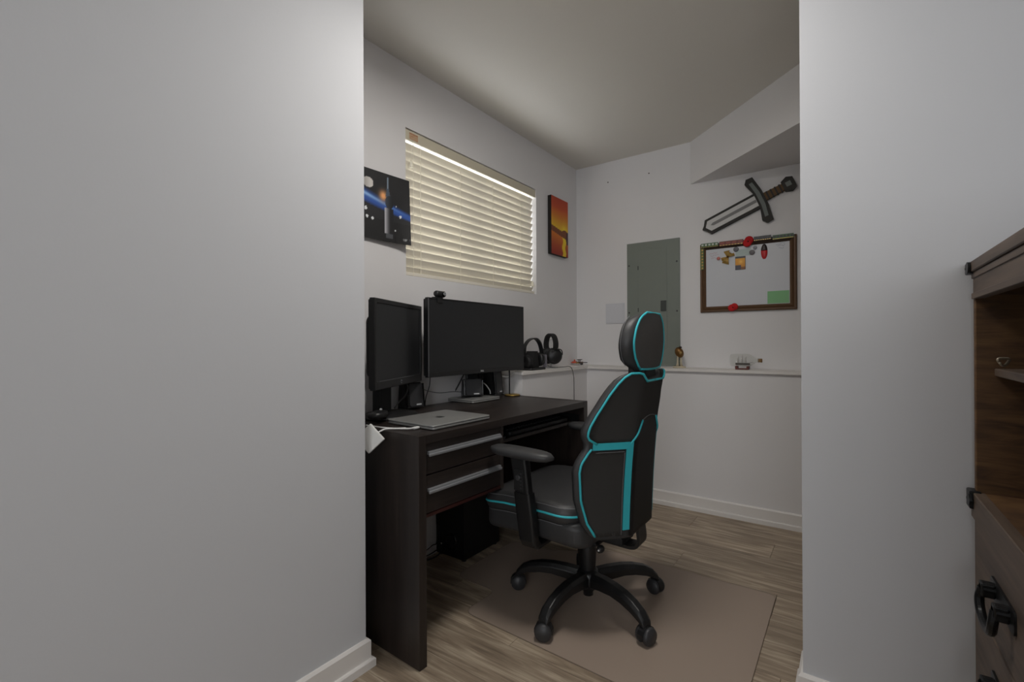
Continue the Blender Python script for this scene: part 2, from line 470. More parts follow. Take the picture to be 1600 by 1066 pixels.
for k in range(13):
    u = k/12
    loops.append([pos_place(u, 0, -.0022), pos_place(u, 0, .0006), pos_place(u, 1, .0006), pos_place(u, 1, -.0022)])
loft(bb, loops); bmesh.ops.recalc_face_normals(bb, faces=bb.faces[:])
obj('backing', bb, BLACK_M, pos)

def sunset_fn(u, v):
    ridge = .50-.10*u if u < .62 else .44+.03*math.sin((u-.62)*9)
    shore = .40-.10*u
    if v > ridge:
        t = (v-ridge)/(1-ridge)
        c = mixc((238, 196, 28), (206, 84, 24), t*1.5); c = mixc(c, (178, 52, 20), (t-.6)*2)
        c = mixc(c, (255, 224, 40), gl(u, v, .76, .47, .16, .07)*.9)
    elif v > shore: c = (126, 66, 28)
    else:
        t = v/shore
        c = mixc((150, 40, 22), (214, 120, 26), t)
        if abs(u-.76-.03*math.sin(v*30)) < .10: c = mixc((236, 196, 30), (250, 216, 40), t)
    if u > .86 and .22 < v < .45 and u > .90+(.3-abs(v-.33)*3)*-.12: c = (74, 40, 46)
    return c
cv = thing('sunset_canvas', 'small orange sunset canvas on the wall by the corner', 'painting', (XL, 2.905, 1.67))
b = BM(); box(b, .001, .029, -.118, .118, 0, .405, .0015); obj('stretcher', b, mat('canvas_edge', srgb(24, 17, 12), .7), cv)
printed('picture', sunset_fn, lambda u, v: (.0296, -.117+.234*u, .001+.403*v), 50, 84, PRINT_S, cv)

# ------------------------------------------------------------------ back wall: panel, plate, sword, board
def wallM(x, z, y=YU):  # local: x right, y up, z out of the back wall
    return axes(Vector((x, y, z)), Vector((1, 0, 0)), Vector((0, 0, 1)), Vector((0, -1, 0)))
pn = thing('breaker_panel', 'grey metal electrical panel on the wall above the ledge', 'electrical panel', (-1.103, YU, .89))
b = BM(); box(b, -.184, .184, -.012, 0, .002, .862, .002); obj('cover', b, PANEL_G, pn)
b = BM(); box(b, -.100, .100, -.0145, -.011, .12, .806, .0012); dr = obj('door', b, PANEL_G, pn)
b = BM(); box(b, .058, .096, -.020, -.013, .374, .446, .002); lt = obj('latch', b, mat('latch_dark', srgb(62, 66, 62), .4), dr)
b = BM(); box(b, .066, .088, -.024, -.019, .384, .406, .002); obj('latch_tab', b, BLACK, lt) if False else (b.free())
for x in (-.168, .166):
    for z in (.06, .372, .705):
        b = BM(); lathe(b, [(.006, 0), (.006, .002), (.003, .003)], 10, axes(Vector((x, -.012, z)), Vector((1, 0, 0)), Vector((0, 0, 1)), Vector((0, -1, 0)))); obj('screw', b, PANEL_D, pn)
for z in (.375, .67):
    b = BM(); box(b, -.104, -.098, -.017, -.011, z, z+.028, .001); obj('hinge', b, PANEL_D, pn)
pl = thing('wall_plate', 'square light grey access cover beside the electrical panel', 'cover plate', (-1.382, YU, 1.19))
b = BM(); box(b, -.072, .072, -.007, 0, 0, .146, .002); obj('plate', b, PLATE, pl)
b = BM(); box(b, -.062, .062, -.0085, -.006, .01, .136, .001); obj('door', b, PLATE, pl)

# toy sword: plain foam stand-in, blade pointing down to the left
sw = thing('toy_sword', 'foam toy sword with pale blade and dark edge on the wall', 'toy sword', (-.50, YU-.001, 1.89))
ang = math.atan2(2.0-1.80, -.26+.74)
SM = axes(Vector((0, 0, 0)), Vector((math.cos(ang), 0, math.sin(ang))), Vector((-math.sin(ang), 0, math.cos(ang))), Vector((0, -1, 0)))
EDGE = mat('sword_edge', srgb(46, 44, 40), .7); BLADE = mat('sword_blade', srgb(205, 204, 202), .6); BLADE2 = mat('sword_fuller', srgb(128, 127, 126), .6)
GRIP = mat('sword_grip', srgb(98, 70, 38), .7); GUARD = mat('sword_guard', srgb(110, 116, 112), .6)
b = BM(); prism(b, [(-.275, -.018), (-.292, .0), (-.275, .018), (-.255, .050), (.052, .050), (.052, -.050), (-.255, -.050)], 0, .024, SM); obj('blade_border', b, EDGE, sw)
b = BM(); prism(b, [(-.268, 0), (-.245, .034), (.050, .034), (.050, -.034), (-.245, -.034)], .022, .028, SM); bd = obj('blade', b, BLADE, sw)
b = BM(); prism(b, [(-.235, 0), (-.22, .009), (.048, .009), (.048, -.009), (-.22, -.009)], .0275, .030, SM); obj('fuller', b, BLADE2, bd)
b = BM(); prism(b, [(.048, -.150), (.03, -.125), (.05, -.05), (.05, .05), (.03, .125), (.048, .150), (.085, .145), (.098, .05), (.098, -.05), (.085, -.145)], 0, .032, SM); gd = obj('crossguard', b, EDGE, sw)
b = BM(); prism(b, [(.052, -.115), (.062, -.04), (.062, .04), (.052, .115), (.072, .115), (.084, .04), (.084, -.04), (.072, -.115)], .031, .034, SM); obj('inlay', b, GUARD, gd)
b = BM(); prism(b, [(.098, -.024), (.20, -.020), (.20, .020), (.098, .024)], 0, .028, SM); gp = obj('grip', b, GRIP, sw)
for k in range(4):
    b = BM(); prism(b, [(.110+k*.024, -.024), (.119+k*.024, -.024), (.119+k*.024, .024), (.110+k*.024, .024)], 0, .030, SM); obj('grip_band', b, EDGE, gp)
b = BM(); prism(b, [(.20, -.030), (.235, -.045), (.265, -.030), (.265, .030), (.235, .045), (.20, .030)], 0, .032, SM); pm = obj('pommel', b, EDGE, sw)
b = BM(); prism(b, [(.218, -.014), (.246, -.014), (.246, .014), (.218, .014)], .031, .034, SM); obj('inlay', b, GUARD, pm)

# whiteboard
wb = thing('whiteboard', 'framed whiteboard with bronze wooden frame on the back wall', 'whiteboard', (-.52, YU, 1.24))
bx0, bx1, bz0, bz1 = -.267, .272, .004, .443
FRAME = mat('frame_bronze', srgb(98, 72, 50), .45, .15); FRAME_D = mat('frame_dark', srgb(52, 38, 28), .5)
fw = .036
def mitre(name, p0, p1, inx, parent, matl, prof):
    p0, p1 = Vector(p0), Vector(p1); d = (p1-p0).normalized(); inn = Vector(inx)
    b = BM(); loft(b, [[p0+(inn+d)*h+Vector((0, -o, 0)) for h, o in prof], [p1+(inn-d)*h+Vector((0, -o, 0)) for h, o in prof]])
    bmesh.ops.recalc_face_normals(b, faces=b.faces[:]); return obj(name, b, matl, parent)
prof = [(0, 0), (0, .014), (.006, .020), (.012, .020), (.016, .016), (.024, .021), (.030, .016), (fw, .012), (fw, 0)]
mitre('frame_rail', (bx0, 0, bz1), (bx1, 0, bz1), (0, 0, -1), wb, FRAME_D, prof); mitre('frame_rail', (bx0, 0, bz0), (bx1, 0, bz0), (0, 0, 1), wb, FRAME, prof)
mitre('frame_stile', (bx0, 0, bz0), (bx0, 0, bz1), (1, 0, 0), wb, FRAME, prof); mitre('frame_stile', (bx1, 0, bz0), (bx1, 0, bz1), (-1, 0, 0), wb, FRAME, prof)
b = BM(); box(b, bx0+fw-.004, bx1-fw+.004, -.010, -.002, bz0+fw-.004, bz1-fw+.004); obj('board', b, mat('board_white', srgb(205, 207, 212), .35), wb)
INK = mat('marker_blue', srgb(110, 120, 150), .5); INKR = mat('marker_red', srgb(190, 120, 125), .5)
def scribble(x, z, w, m_, seed, slope=0):
    rr = random.Random(seed); n = int(w/.0045)
    pts = [(x+w*i/n, -.0105, z+slope*w*i/n+rr.uniform(-.0045, .0045)) for i in range(n+1)]
    b = BM(); tube(b, smooth_path(pts, 3), .0007, 5); obj('handwriting', b, m_, wb)
scribble(-.210, .378, .045, INKR, 1, .15); scribble(-.205, .362, .050, INKR, 2, .2); scribble(-.200, .348, .030, INKR, 3, .2)
scribble(.165, .395, .048, INK, 4, .1); scribble(.172, .383, .040, INK, 5, .1); scribble(.180, .370, .026, INK, 6, .1)

BY = YU-.0105           # board surface
def magnet(x, z, r, colr, label):
    t = thing('round_magnet', label, 'magnet', (x, BY-.0009, z))
    M = axes(Vector((0, 0, 0)), Vector((1, 0, 0)), Vector((0, 0, 1)), Vector((0, -1, 0)))
    b = BM(); lathe(b, [(r, 0), (r, .005), (r*.85, .007)], 20, M); obj('body', b, mat('magnet_rim', colr, .4, .4), t)
    b = BM(); lathe(b, [(r*.72, .0068), (r*.72, .0078), (.001, .0082)], 20, M, ); obj('face', b, mat('magnet_face', tuple(c*.6 for c in colr[:3])+(1,), .35), t)
magnet(-.573, 1.631, .0155, srgb(96, 96, 104), 'dark round magnet at the left corner of the pale note on the whiteboard')
magnet(-.483, 1.602, .0155, srgb(92, 84, 88), 'dark round magnet at the right corner of the pale note on the whiteboard')
magnet(-.467, 1.629, .0115, srgb(140, 140, 146), 'small light grey round magnet beside the red poppy on the whiteboard')
b = BM(); box(b, -.575, -.490, BY-.0007, BY, 1.586, 1.628); tag(obj('paper_note', b, mat('pale_note', srgb(186, 200, 196), .7)), 'pale green-grey paper note held by two round magnets', 'note')
# red and dark oval magnet
ov = thing('oval_magnet', 'long oval magnet, dark top and red bottom, on the whiteboard', 'magnet', (-.417, BY, 1.555))
def oval(z0, z1, w0, w1, name, m_):
    b = BM(); L = []
    for k in range(9):
        t = k/8; z = z0+(z1-z0)*t
        hw = .018*math.sqrt(max(.02, 1-((z-.045)/.046)**2)) if z > .045 else .018*math.sqrt(max(.03, 1-((.045-z)/.048)**2))
        L.append([(hw*math.cos(a), -.001-.008*max(0, math.sin(a))*hw/.018, z) for a in [PI*j/8 for j in range(9)]])
    loft(b, L); bmesh.ops.recalc_face_normals(b, faces=b.faces[:]); obj(name, b, m_, ov, True)
oval(.0, .050, 0, 0, 'lower_half', mat('magnet_red', srgb(196, 30, 34), .4)); oval(.050, .090, 0, 0, 'upper_half', mat('magnet_dark', srgb(40, 24, 24), .4))
# golden ribbon bow
bw = thing('ribbon_bow', 'golden four-pointed ribbon bow with pink end on the whiteboard', 'ornament', (-.620, BY, 1.588))
GOLD = mat('gold_ribbon', srgb(160, 128, 62), .5, .3)
for a, ln, wd in ((100, .040, .018), (250, .044, .022), (20, .040, .010), (200, .040, .012), (60, .03, .012)):
    ca, sa = math.cos(math.radians(a)), math.sin(math.radians(a))
    b = BM()
    L = []
    for k in range(6):
        t = k/5; w = wd*(.25+.75*t); h = .003+.008*math.sin(PI*t)
        L.append([(ca*ln*t-sa*w*s, -h-(0 if abs(s) else .002), sa*ln*t+ca*w*s) for s in (-1, 0, 1)]+[(ca*ln*t+0, -h+.002, sa*ln*t)])
    loft(b, L); bmesh.ops.recalc_face_normals(b, faces=b.faces[:]); obj('petal', b, GOLD, bw)
b = BM(); lathe(b, [(.001, 0), (.006, .002), (.007, .008), (.001, .014)], 12, axes(Vector((0, 0, 0)), Vector((1, 0, 0)), Vector((0, 0, 1)), Vector((0, -1, 0)))); obj('knot', b, BRONZE, bw, True)
b = BM(); lathe(b, [(.001, 0), (.010, .002), (.011, .006), (.001, .010)], 12, axes(Vector((-.055, 0, -.004)), Vector((1, 0, 0)), Vector((0, 0, 1)), Vector((0, -1, 0)))); obj('pink_tip', b, mat('pink', srgb(212, 130, 122), .6), bw, True)
# picture magnet
pc = thing('picture_magnet', 'small square orange picture magnet on the whiteboard', 'magnet', (-.549, BY, 1.502))
b = BM(); box(b, -.029, .029, -.004, 0, 0, .082, .001); obj('tile', b, DGREY, pc)
def tile_fn(u, v):
    if v > .88: return (70, 76, 82)
    c = mixc((214, 140, 40), (236, 170, 60), v); c = mixc(c, (255, 200, 90), gl(u, v, .55, .6, .2, .15))
    if v < .35 and u < .6: c = mixc(c, (70, 74, 96), .9)
    elif v < .2: c = (150, 100, 60)
    return c
printed('picture', tile_fn, lambda u, v: (-.0275+.055*u, -.0043, .0015+.079*v), 20, 28, PRINT, pc)
# poppies
def poppy(x, z, r, y, label, rot):
    t = thing('felt_poppy', label, 'poppy', (x, y, z), 0)
    for k in range(2):
        a = rot+k*PI*.9
        L = []; b = BM()
        cx, cz = math.cos(a)*r*.3, math.sin(a)*r*.3
        lathe(b, [(r*.80, 0), (r*.85, .004), (r*.6, .010), (r*.2, .008)], 18, axes(Vector((cx, -k*.004, cz)), Vector((1, 0, 0)), Vector((0, 0, 1)), Vector((0, -1, 0))))
        obj('petal', b, RED, t, True)
    b = BM(); lathe(b, [(r*.16, 0), (r*.16, .016), (r*.05, .018)], 12, axes(Vector((0, 0, 0)), Vector((1, 0, 0)), Vector((0, 0, 1)), Vector((0, -1, 0)))); obj('centre', b, mat('poppy_centre', srgb(90, 8, 12), .8), t, True)
poppy(-.501, 1.668, .030, YU-.021, 'round red felt poppy on the top rail of the whiteboard frame', 1.2)
poppy(-.589, 1.268, .026, YU-.021, 'red felt poppy on the bottom rail of the whiteboard frame', .6)
# memory modules along the frame
PCB = mat('pcb_green', srgb(44, 92, 48), .45); PCB_R = mat('pcb_brown', srgb(112, 52, 44), .45); PCB_K = mat('pcb_dark', srgb(50, 50, 56), .45)
GOLDC = mat('gold_contacts', srgb(176, 146, 84), .35, .6); CHIP = mat('chip', srgb(30, 30, 32), .4); CHIPW = mat('chip_pale', srgb(196, 200, 190), .5)
def stick(x0, x1, z, h, m_, label, vertical=False, chips=6, cm=CHIP):
    ln = x1-x0
    t = thing('circuit_board', label, 'circuit board', ((x0, YU-.0215, z)))
    def bx(b, a0, a1, c0, c1, d0, d1):
        if vertical: box(b, c0, c1, -d1, -d0, a0, a1)
        else: box(b, a0, a1, -d1, -d0, c0, c1)
    b = BM(); bx(b, 0, ln, 0, h, 0, .0016); obj('board', b, m_, t)
    n = chips
    for k in range(n):
        b = BM(); a = ln*(k+.18)/n; bx(b, a, a+ln/n*.64, h*.38, h*.82, .0014, .0032); obj('chip', b, cm, t)
    for k in range(n*2):
        b = BM(); a = ln*(k+.15)/(n*2); bx(b, a, a+ln/n/2*.6, h*.05, h*.2, .0014, .0022); obj('contact', b, GOLDC, t)
stick(-.780, -.675, 1.662, .026, PCB, 'green circuit board with pale chips on the frame\'s top left corner', chips=5, cm=CHIPW)
stick(-.668, -.530, 1.660, .028, PCB_R, 'reddish brown circuit board along the top of the whiteboard frame', chips=4, cm=mat('chip_red', srgb(140, 70, 60), .5))
stick(-.472, -.378, 1.668, .026, PCB_K, 'dark grey circuit board beside the poppy on the whiteboard frame', chips=4)
stick(-.370, -.262, 1.663, .026, PCB, 'green circuit board with dark chips on the frame\'s top rail', chips=6)
stick(1.52, 1.655, .0, .022, PCB, 'narrow circuit board running down the whiteboard frame\'s side', True, 7, GOLDC)
for o in list(bpy.data.objects):
    if o.name.startswith('circuit_board') and 'running down' in o.get('label', ''): o.location = (-.784, YU-.0215, 1.52)
# sticky note, lower right corner of the board
b = BM(); box(b, -.401, -.287, BY-.0008, BY, 1.283, 1.357); tag(obj('green_note', b, mat('note_green', srgb(134, 188, 136), .7)), 'green sticky note in the lower corner of the whiteboard', 'note')

# ------------------------------------------------------------------ ledge ornaments
ZL = .886
# figurine
fg = thing('bronze_figurine', 'small bronze bird figurine on pale stand beside the panel', 'figurine', (-.900, 3.115, ZL))
b = BM(); lathe(b, [(.036, 0), (.036, .006), (.032, .010), (.001, .011)], 24, Matrix.Diagonal((1.15, .8, 1, 1))); obj('base', b, IVORY, fg, True)
for sx, sy in ((-.009, -.005), (.010, .004)):
    b = BM(); tube(b, [(sx*1.3, sy, .010), (sx, sy, .03), (sx*.9, sy, .075)], .0065, 10, taper=[1.5, .9, .8]); obj('leg', b, IVORY, fg, True)
b = BM(); L = []
for k in range(11):
    a = -PI/2+PI*k/10; r = .026*math.cos(a)+.0005
    L.append([(r*1.05*math.cos(q)-.006*math.sin(a), r*.85*math.sin(q), .100+.034*math.sin(a)) for q in [2*PI*j/16 for j in range(16)]])
loft(b, L); obj('body', b, BRONZE, fg, True)
b = BM(); lathe(b, [(.001, -.010), (.009, -.006), (.010, .002), (.001, .010)], 12, Matrix.Translation((.014, -.018, .098))); obj('head', b, mat('bronze_light', srgb(176, 146, 90), .4, .5), fg, True)
b = BM(); lathe(b, [(.001, 0), (.012, .002), (.008, .010), (.001, .012)], 12, Matrix.Translation((.006, 0, .128))); obj('crest', b, mat('bronze_dark', srgb(52, 38, 26), .5), fg, True)
# ship in a bottle
sbt = thing('ship_in_bottle', 'small ship in a corked glass bottle on the ledge', 'ship in bottle', (-.520, 3.115, ZL))
BMx = axes(Vector((-.072, 0, .056)), Vector((0, 1, 0)), Vector((0, 0, 1)), Vector((1, 0, 0)))
b = BM(); lathe(b, [(.002, .004), (.030, 0), (.037, .005), (.038, .014), (.038, .098), (.034, .112), (.022, .128), (.013, .140), (.011, .150), (.013, .152), (.013, .158)], 28, BMx); obj('bottle', b, BOTTLE, sbt, True)
b = BM(); lathe(b, [(.010, .150), (.0115, .166), (.0115, .172), (.002, .172)], 16, BMx); obj('cork', b, mat('cork', srgb(134, 104, 66), .8), sbt, True)
STW = mat('stand_wood', srgb(96, 44, 36), .5); DKW = mat('ship_dark', srgb(46, 22, 20), .5)
b = BM(); box(b, -.042, .030, -.022, .022, 0, .008, .001); box(b, -.044, -.030, -.020, .020, .006, .021, .001); box(b, .018, .032, -.020, .020, .006, .021, .001); obj('cradle', b, STW, sbt)
b = BM(); L = []
for k in range(9):
    t = k/8; x = -.045+.08*t; w = .011*math.sin(PI*(.12+.82*t))**.6
    L.append([(x, -w, .040), (x, -w*.5, .030), (x, 0, .027), (x, w*.5, .030), (x, w, .040)])
loft(b, L); bmesh.ops.recalc_face_normals(b, faces=b.faces[:]); sh = obj('ship_hull', b, DKW, sbt)
for k, (x, h) in enumerate(((-.027, .078), (-.006, .084), (.014, .076))):
    b = BM(); tube(b, [(x, 0, .038), (x, 0, h)], .0011, 6); obj('mast', b, DKW, sh)
    for z0, w in ((.044, .010), (.058, .0085)):
        b = BM(); L = []
        for q in range(5):
            s = q/4; L.append([(x-.003-.004*math.sin(PI*s), -w, z0+.011*s), (x-.003-.004*math.sin(PI*s), w, z0+.011*s), (x-.0024-.004*math.sin(PI*s), w, z0+.011*s), (x-.0024-.004*math.sin(PI*s), -w, z0+.011*s)])
        loft(b, L); obj('sail', b, mat('sail_%d_%d' % (k, int(z0*1000)), srgb(198, 188, 178), .8), sh)
b = BM(); tube(b, [(.034, 0, .042), (.052, 0, .046)], .001, 6); obj('bowsprit', b, DKW, sh)
# toy plane
tp = thing('toy_plane', 'tiny red and brown toy plane on the ledge in the corner', 'toy', (-1.63, 3.125, ZL), math.radians(18))
TR = mat('toy_red', srgb(196, 74, 40), .4); TB = mat('toy_brown', srgb(84, 58, 40), .4); TK = mat('toy_dark', srgb(44, 34, 34), .4); TY = mat('toy_olive', srgb(140, 112, 44), .4)
b = BM(); box(b, -.030, .026, -.009, .009, .010, .024, .002); obj('fuselage', b, TB, tp)
b = BM(); box(b, -.052, -.022, -.016, .016, .012, .027, .003); box(b, -.060, -.050, -.026, .026, .016, .021, .001); obj('tail', b, TR, tp)
b = BM(); box(b, -.042, -.032, -.004, .004, .024, .040, .001); obj('fin', b, TR, tp)
b = BM(); box(b, -.022, .004, -.052, .052, .014, .019, .001); obj('lower_wing', b, TY, tp)
b = BM(); box(b, -.014, .014, -.040, .040, .036, .041, .001); obj('upper_wing', b, TK, tp)
for y in (-.028, .028):
    b = BM(); box(b, -.003, .001, y-.0015, y+.0015, .018, .037); obj('strut', b, TK, tp)
for y in (-.014, .014):
    b = BM(); lathe(b, [(.008, -.002), (.008, .002)], 12, axes(Vector((.016, y, .008)), Vector((1, 0, 0)), Vector((0, 0, 1)), Vector((0, -1, 0)))); obj('wheel', b, BLACK, tp)
b = BM(); tube(b, [(.026, 0, .017), (.058, 0, .018)], .0028, 8); obj('gun', b, TK, tp)

# headset lying on its dock
hs = thing('wireless_headset', 'black wireless headset resting on its dock beside the monitor', 'headset', (-1.61, 2.437, ZL))
b = BM(); pad(b, -.06, .065, -.085, .085, 0, .014, .02, .005); obj('dock', b, BLACK, hs)
b = BM(); prism(b, [(-.045, .012), (.05, .012), (.035, .115), (.0, .115)], -.03, .03, axes(Vector((0, .0, 0)), Vector((0, 1, 0)), Vector((0, 0, 1)), Vector((1, 0, 0)))); obj('dock_stand', b, BLACK_M, hs)
def ring_pad(center, axis, r, th, name, m_, parent):
    z = Vector(axis).normalized(); x = z.orthogonal().normalized(); y = z.cross(x)
    b = BM(); lathe(b, [(r*.5, -th/2), (r*.86, -th/2), (r, -th*.25), (r, th*.25), (r*.86, th/2), (r*.5, th/2)], 24, axes(Vector(center), x, y, z)); return obj(name, b, m_, parent, True)
ring_pad((.01, -.055, .05), (.25, 1, .1), .042, .035, 'ear_cup', BLACK_M, hs)
ring_pad((.01, .078, .062), (.1, 1, 0), .044, .034, 'ear_cup', BLACK, hs)
b = BM(); box(b, .030, .056, .094, .106, .012, .092, .004); obj('side_arm', b, mat('headset_grey', srgb(108, 104, 110), .4), hs)
pts = [(.02, -.105, .090), (.02, -.095, .145), (.02, -.045, .182), (.02, .02, .190), (.02, .065, .165), (.02, .090, .120), (.02, .098, .075)]
b = BM(); P_ = smooth_path(pts, 5); loft(b, [[(p.x-.014, p.y, p.z), (p.x+.014, p.y, p.z), (p.x+.014, p.y+.004, p.z+.007), (p.x-.014, p.y+.004, p.z+.007)] for p in P_]); bmesh.ops.recalc_face_normals(b, faces=b.faces[:]); obj('headband', b, BLACK, hs)

# studio headphones on a stand
hp = thing('studio_headphones', 'black studio headphones hanging on a clear stand on the ledge', 'headphones', (-1.60, 2.665, ZL))
CLEAR = glassy('clear_acrylic', srgb(210, 214, 214), .7, .05)
b = BM(); lathe(b, [(.045, 0), (.045, .005), (.040, .007), (.002, .008)], 24); lathe(b, [(.007, .006), (.006, .018), (.006, .19)], 12); obj('stand', b, CLEAR, hp, True)
# headband: arc in local X/Y plane turned so the near cup shows
HA = math.radians(-22); hx, hy = math.cos(HA), math.sin(HA)
def hpos(s, z, d=0): return Vector((hx*s-hy*d, hy*s+hx*d, z))
pts = [hpos(-.050, .130), hpos(-.052, .165), hpos(-.036, .205), hpos(0, .222), hpos(.036, .205), hpos(.052, .165), hpos(.050, .130)]
P_ = smooth_path(pts, 5); dv = Vector((-hy, hx, 0)); b = BM(); L = []
for i, p in enumerate(P_):
    t = (P_[min(i+1, len(P_)-1)]-P_[max(i-1, 0)]).normalized(); nn = t.cross(dv).normalized()
    L.append([p-dv*.018+nn*.006, p+dv*.018+nn*.006, p+dv*.018-nn*.006, p-dv*.018-nn*.006])
loft(b, L); bmesh.ops.recalc_face_normals(b, faces=b.faces[:]); obj('headband', b, BLACK_M, hp)
for s in (-1, 1):
    b = BM()
    tube(b, smooth_path([hpos(s*.050, .135), hpos(s*.054, .115), hpos(s*.060, .108)], 4), .004, 8)
    tube(b, smooth_path([hpos(s*.060, .108, -.046), hpos(s*.064, .122, -.03), hpos(s*.062, .125, 0), hpos(s*.064, .122, .03), hpos(s*.060, .108, .046), hpos(s*.058, .085, .048)], 4), .0035, 8)
    obj('yoke', b, IRON, hp, True)
    CA = math.radians(-48); c = hpos(s*.032, .080); ax_ = Vector((math.cos(CA)*s, math.sin(CA)*s, .0))
    x = Vector((0, 0, 1)); y = ax_.cross(x)
    b = BM(); lathe(b, [(.034, -.026), (.049, -.024), (.053, -.016), (.053, -.004)], 24, axes(c, x, y, ax_)); obj('ear_pad', b, BLACK_M, hp, True)
    b = BM(); lathe(b, [(.053, -.004), (.054, .006), (.049, .018), (.032, .026), (.002, .029)], 24, axes(c, x, y, ax_)); obj('ear_cup', b, BLACK, hp, True)
b = BM(); tube(b, smooth_path([(.005, -.05, .018), (.03, -.03, .006), (.06, .06, .006), (.092, .10, .004), (.106, .112, -.05), (.110, .112, -.13), (.110, .112, -.45)], 6), .0022, 8); obj('cable', b, CABLE_B, hp, True)

# ------------------------------------------------------------------ desk
DX, DY = -1.126, 1.05
DROT = -math.radians(1.7)
dk = thing('computer_desk', 'dark brown wooden desk with two drawers under the window', 'desk', (DX, DY, 0), DROT)
DM = Matrix.Translation((DX, DY, 0)) @ Matrix.Rotation(DROT, 4, 'Z')
def dloc(p): return DM @ Vector(p)
ZD = .756; DL = 1.13; DD = .555
b = BM(); box(b, -DD, 0, 0, .032, 0, ZD, .0015); obj('side_panel', b, DESK_V, dk)
b = BM(); box(b, -DD, 0, DL-.034, DL, 0, ZD, .0015); obj('side_panel', b, DESK_V, dk)
b = BM(); box(b, -DD, -.001, .033, DL-.035, ZD-.030, ZD-.001, .0015); obj('desktop', b, DESK, dk)
b = BM(); box(b, -DD+.02, -DD+.036, .033, DL-.035, .34, ZD-.031); obj('back_panel', b, DESK, dk)
b = BM(); box(b, -DD+.04, -.012, .435, .452, .478, ZD-.031, .001); obj('divider', b, DESK_V, dk)
b = BM(); box(b, -DD+.04, -.014, .033, .435, .478, .490, .001); obj('drawer_floor', b, mat('desk_red_edge', srgb(58, 26, 22), .4), dk)
REDGE = DESK
for z0, z1, hz in ((.622, .724, .690), (.493, .617, .567)):
    b = BM(); box(b, -.030, -.012, .036, .432, z0, z1, .0012); dr = obj('drawer', b, DESK, dk)
    b = BM(); box(b, -.012, .000, .046, .424, hz-.003, hz+.009, .002); box(b, -.004, .004, .044, .426, hz-.008, hz+.002, .003); obj('handle', b, STEEL, dr)
b = BM(); box(b, -.40, -.046, .470, DL-.052, .644, .658, .001); kt = obj('keyboard_tray', b, DESK, dk)
for y in (.456, DL-.050):
    b = BM(); box(b, -.40, -.03, y, y+.012, .646, .690); obj('tray_rail', b, IRON, dk)

# keyboard on the tray
kb = thing('keyboard', 'black keyboard on the pull-out tray under the desktop', 'keyboard', dloc((-.150, .80, .659)), DROT)
b = BM(); pad(b, -.09, .09, -.24, .24, 0, .018, .012, .004); obj('case', b, BLACK, kb)
key_b = BM(); box(key_b, -.0075, .0075, -.0075, .0075, 0, .008, .0015, 1); key_me = bpy.data.meshes.new('key'); key_b.to_mesh(key_me); key_b.free(); key_me.materials.append(BLACK_M)
for r in range(5):
    for c in range(22):
        o = bpy.data.objects.new('key', key_me); COL.objects.link(o); o.parent = kb; o.location = (.055-.0-r*.024+.0-.005, -.214+c*.0204, .0165)
b = BM(); box(b, -.012, .012, -.018, .018, 0, .010, .003)
ud = obj('usb_stick', b, BLACK, None); ud.location = dloc((-.060, .505, .659)); ud.rotation_euler = (0, 0, .5); tag(ud, 'tiny black usb stick on the front edge of the keyboard tray', 'usb stick')

# ------------------------------------------------------------------ monitors
def text_mesh(s, size, M, material, parent, name='lettering', thick=.0003):
    cu = bpy.data.curves.new(name, 'FONT'); cu.body = s; cu.size = size; cu.align_x = 'CENTER'; cu.align_y = 'CENTER'; cu.extrude = thick
    tmp = bpy.data.objects.new('tmp', cu); COL.objects.link(tmp)
    dg = bpy.context.evaluated_depsgraph_get(); me = bpy.data.meshes.new_from_object(tmp.evaluated_get(dg))
    bpy.data.objects.remove(tmp); bpy.data.curves.remove(cu)
    me.transform(M); me.materials.append(material)
    o = bpy.data.objects.new(name, me); COL.objects.link(o); o.parent = parent; return o
LOGO = mat('logo_silver', srgb(190, 192, 194), .4)
LXYZ = lambda o: axes(Vector(o), Vector((0, 1, 0)), Vector((0, 0, 1)), Vector((1, 0, 0)))  # local: facing +x, right = +y

# left monitor, faces +x local
a0, a1 = Vector((-1.396, 1.091, 0)), Vector((-1.588, 1.503, 0))
mw = (a1-a0).length; mc = (a0+a1)/2; mrot = math.atan2((a1-a0).y, (a1-a0).x)-PI/2
ml = thing('wide_bezel_monitor', 'black monitor with thick bezel and round stand on the desk', 'monitor', (mc.x, mc.y, ZD), mrot)
z0, z1 = .884-ZD, 1.224-ZD
def frame(parent, w, z0, z1, side, top, bot, depth, m_, bevel=.003):
    b = BM(); h = w/2
    box(b, -depth, 0, -h, -h+side, z0, z1, bevel); box(b, -depth, 0, h-side, h, z0, z1, bevel)
    box(b, -depth, 0, -h+side-.004, h-side+.004, z1-top, z1, bevel); box(b, -depth, 0, -h+side-.004, h-side+.004, z0, z0+bot, bevel)
    return obj('bezel', b, m_, parent)
frame(ml, mw, z0, z1, .018, .018, .032, .022, BLACK)
b = BM(); box(b, -.018, -.004, -mw/2+.012, mw/2-.012, z0+.026, z1-.012); obj('screen', b, SCREEN, ml)
b = BM(); box(b, -.030, -.016, -mw/2+.004, mw/2-.004, z0+.004, z1-.004, .006); pad(b, -.120, .120, -.17, .17, 0, .045, .03, .015, M=axes(Vector((-.026, 0, (z0+z1)/2-.01)), Vector((0, 0, 1)), Vector((0, 1, 0)), Vector((-1, 0, 0)))); obj('back_housing', b, BLACK_M, ml)
b = BM(); box(b, .0, .0012, -mw/2+.03, mw/2-.10, z0+.030, z0+.0325); obj('bezel_line', b, mat('bezel_grey', srgb(86, 86, 88), .4), ml)
b = BM(); lathe(b, [(.0075, 0), (.0075, .001)], 20, LXYZ((.0004, .0, z0+.016))); lg = obj('logo', b, mat('logo_grey', srgb(120, 122, 126), .4), ml)
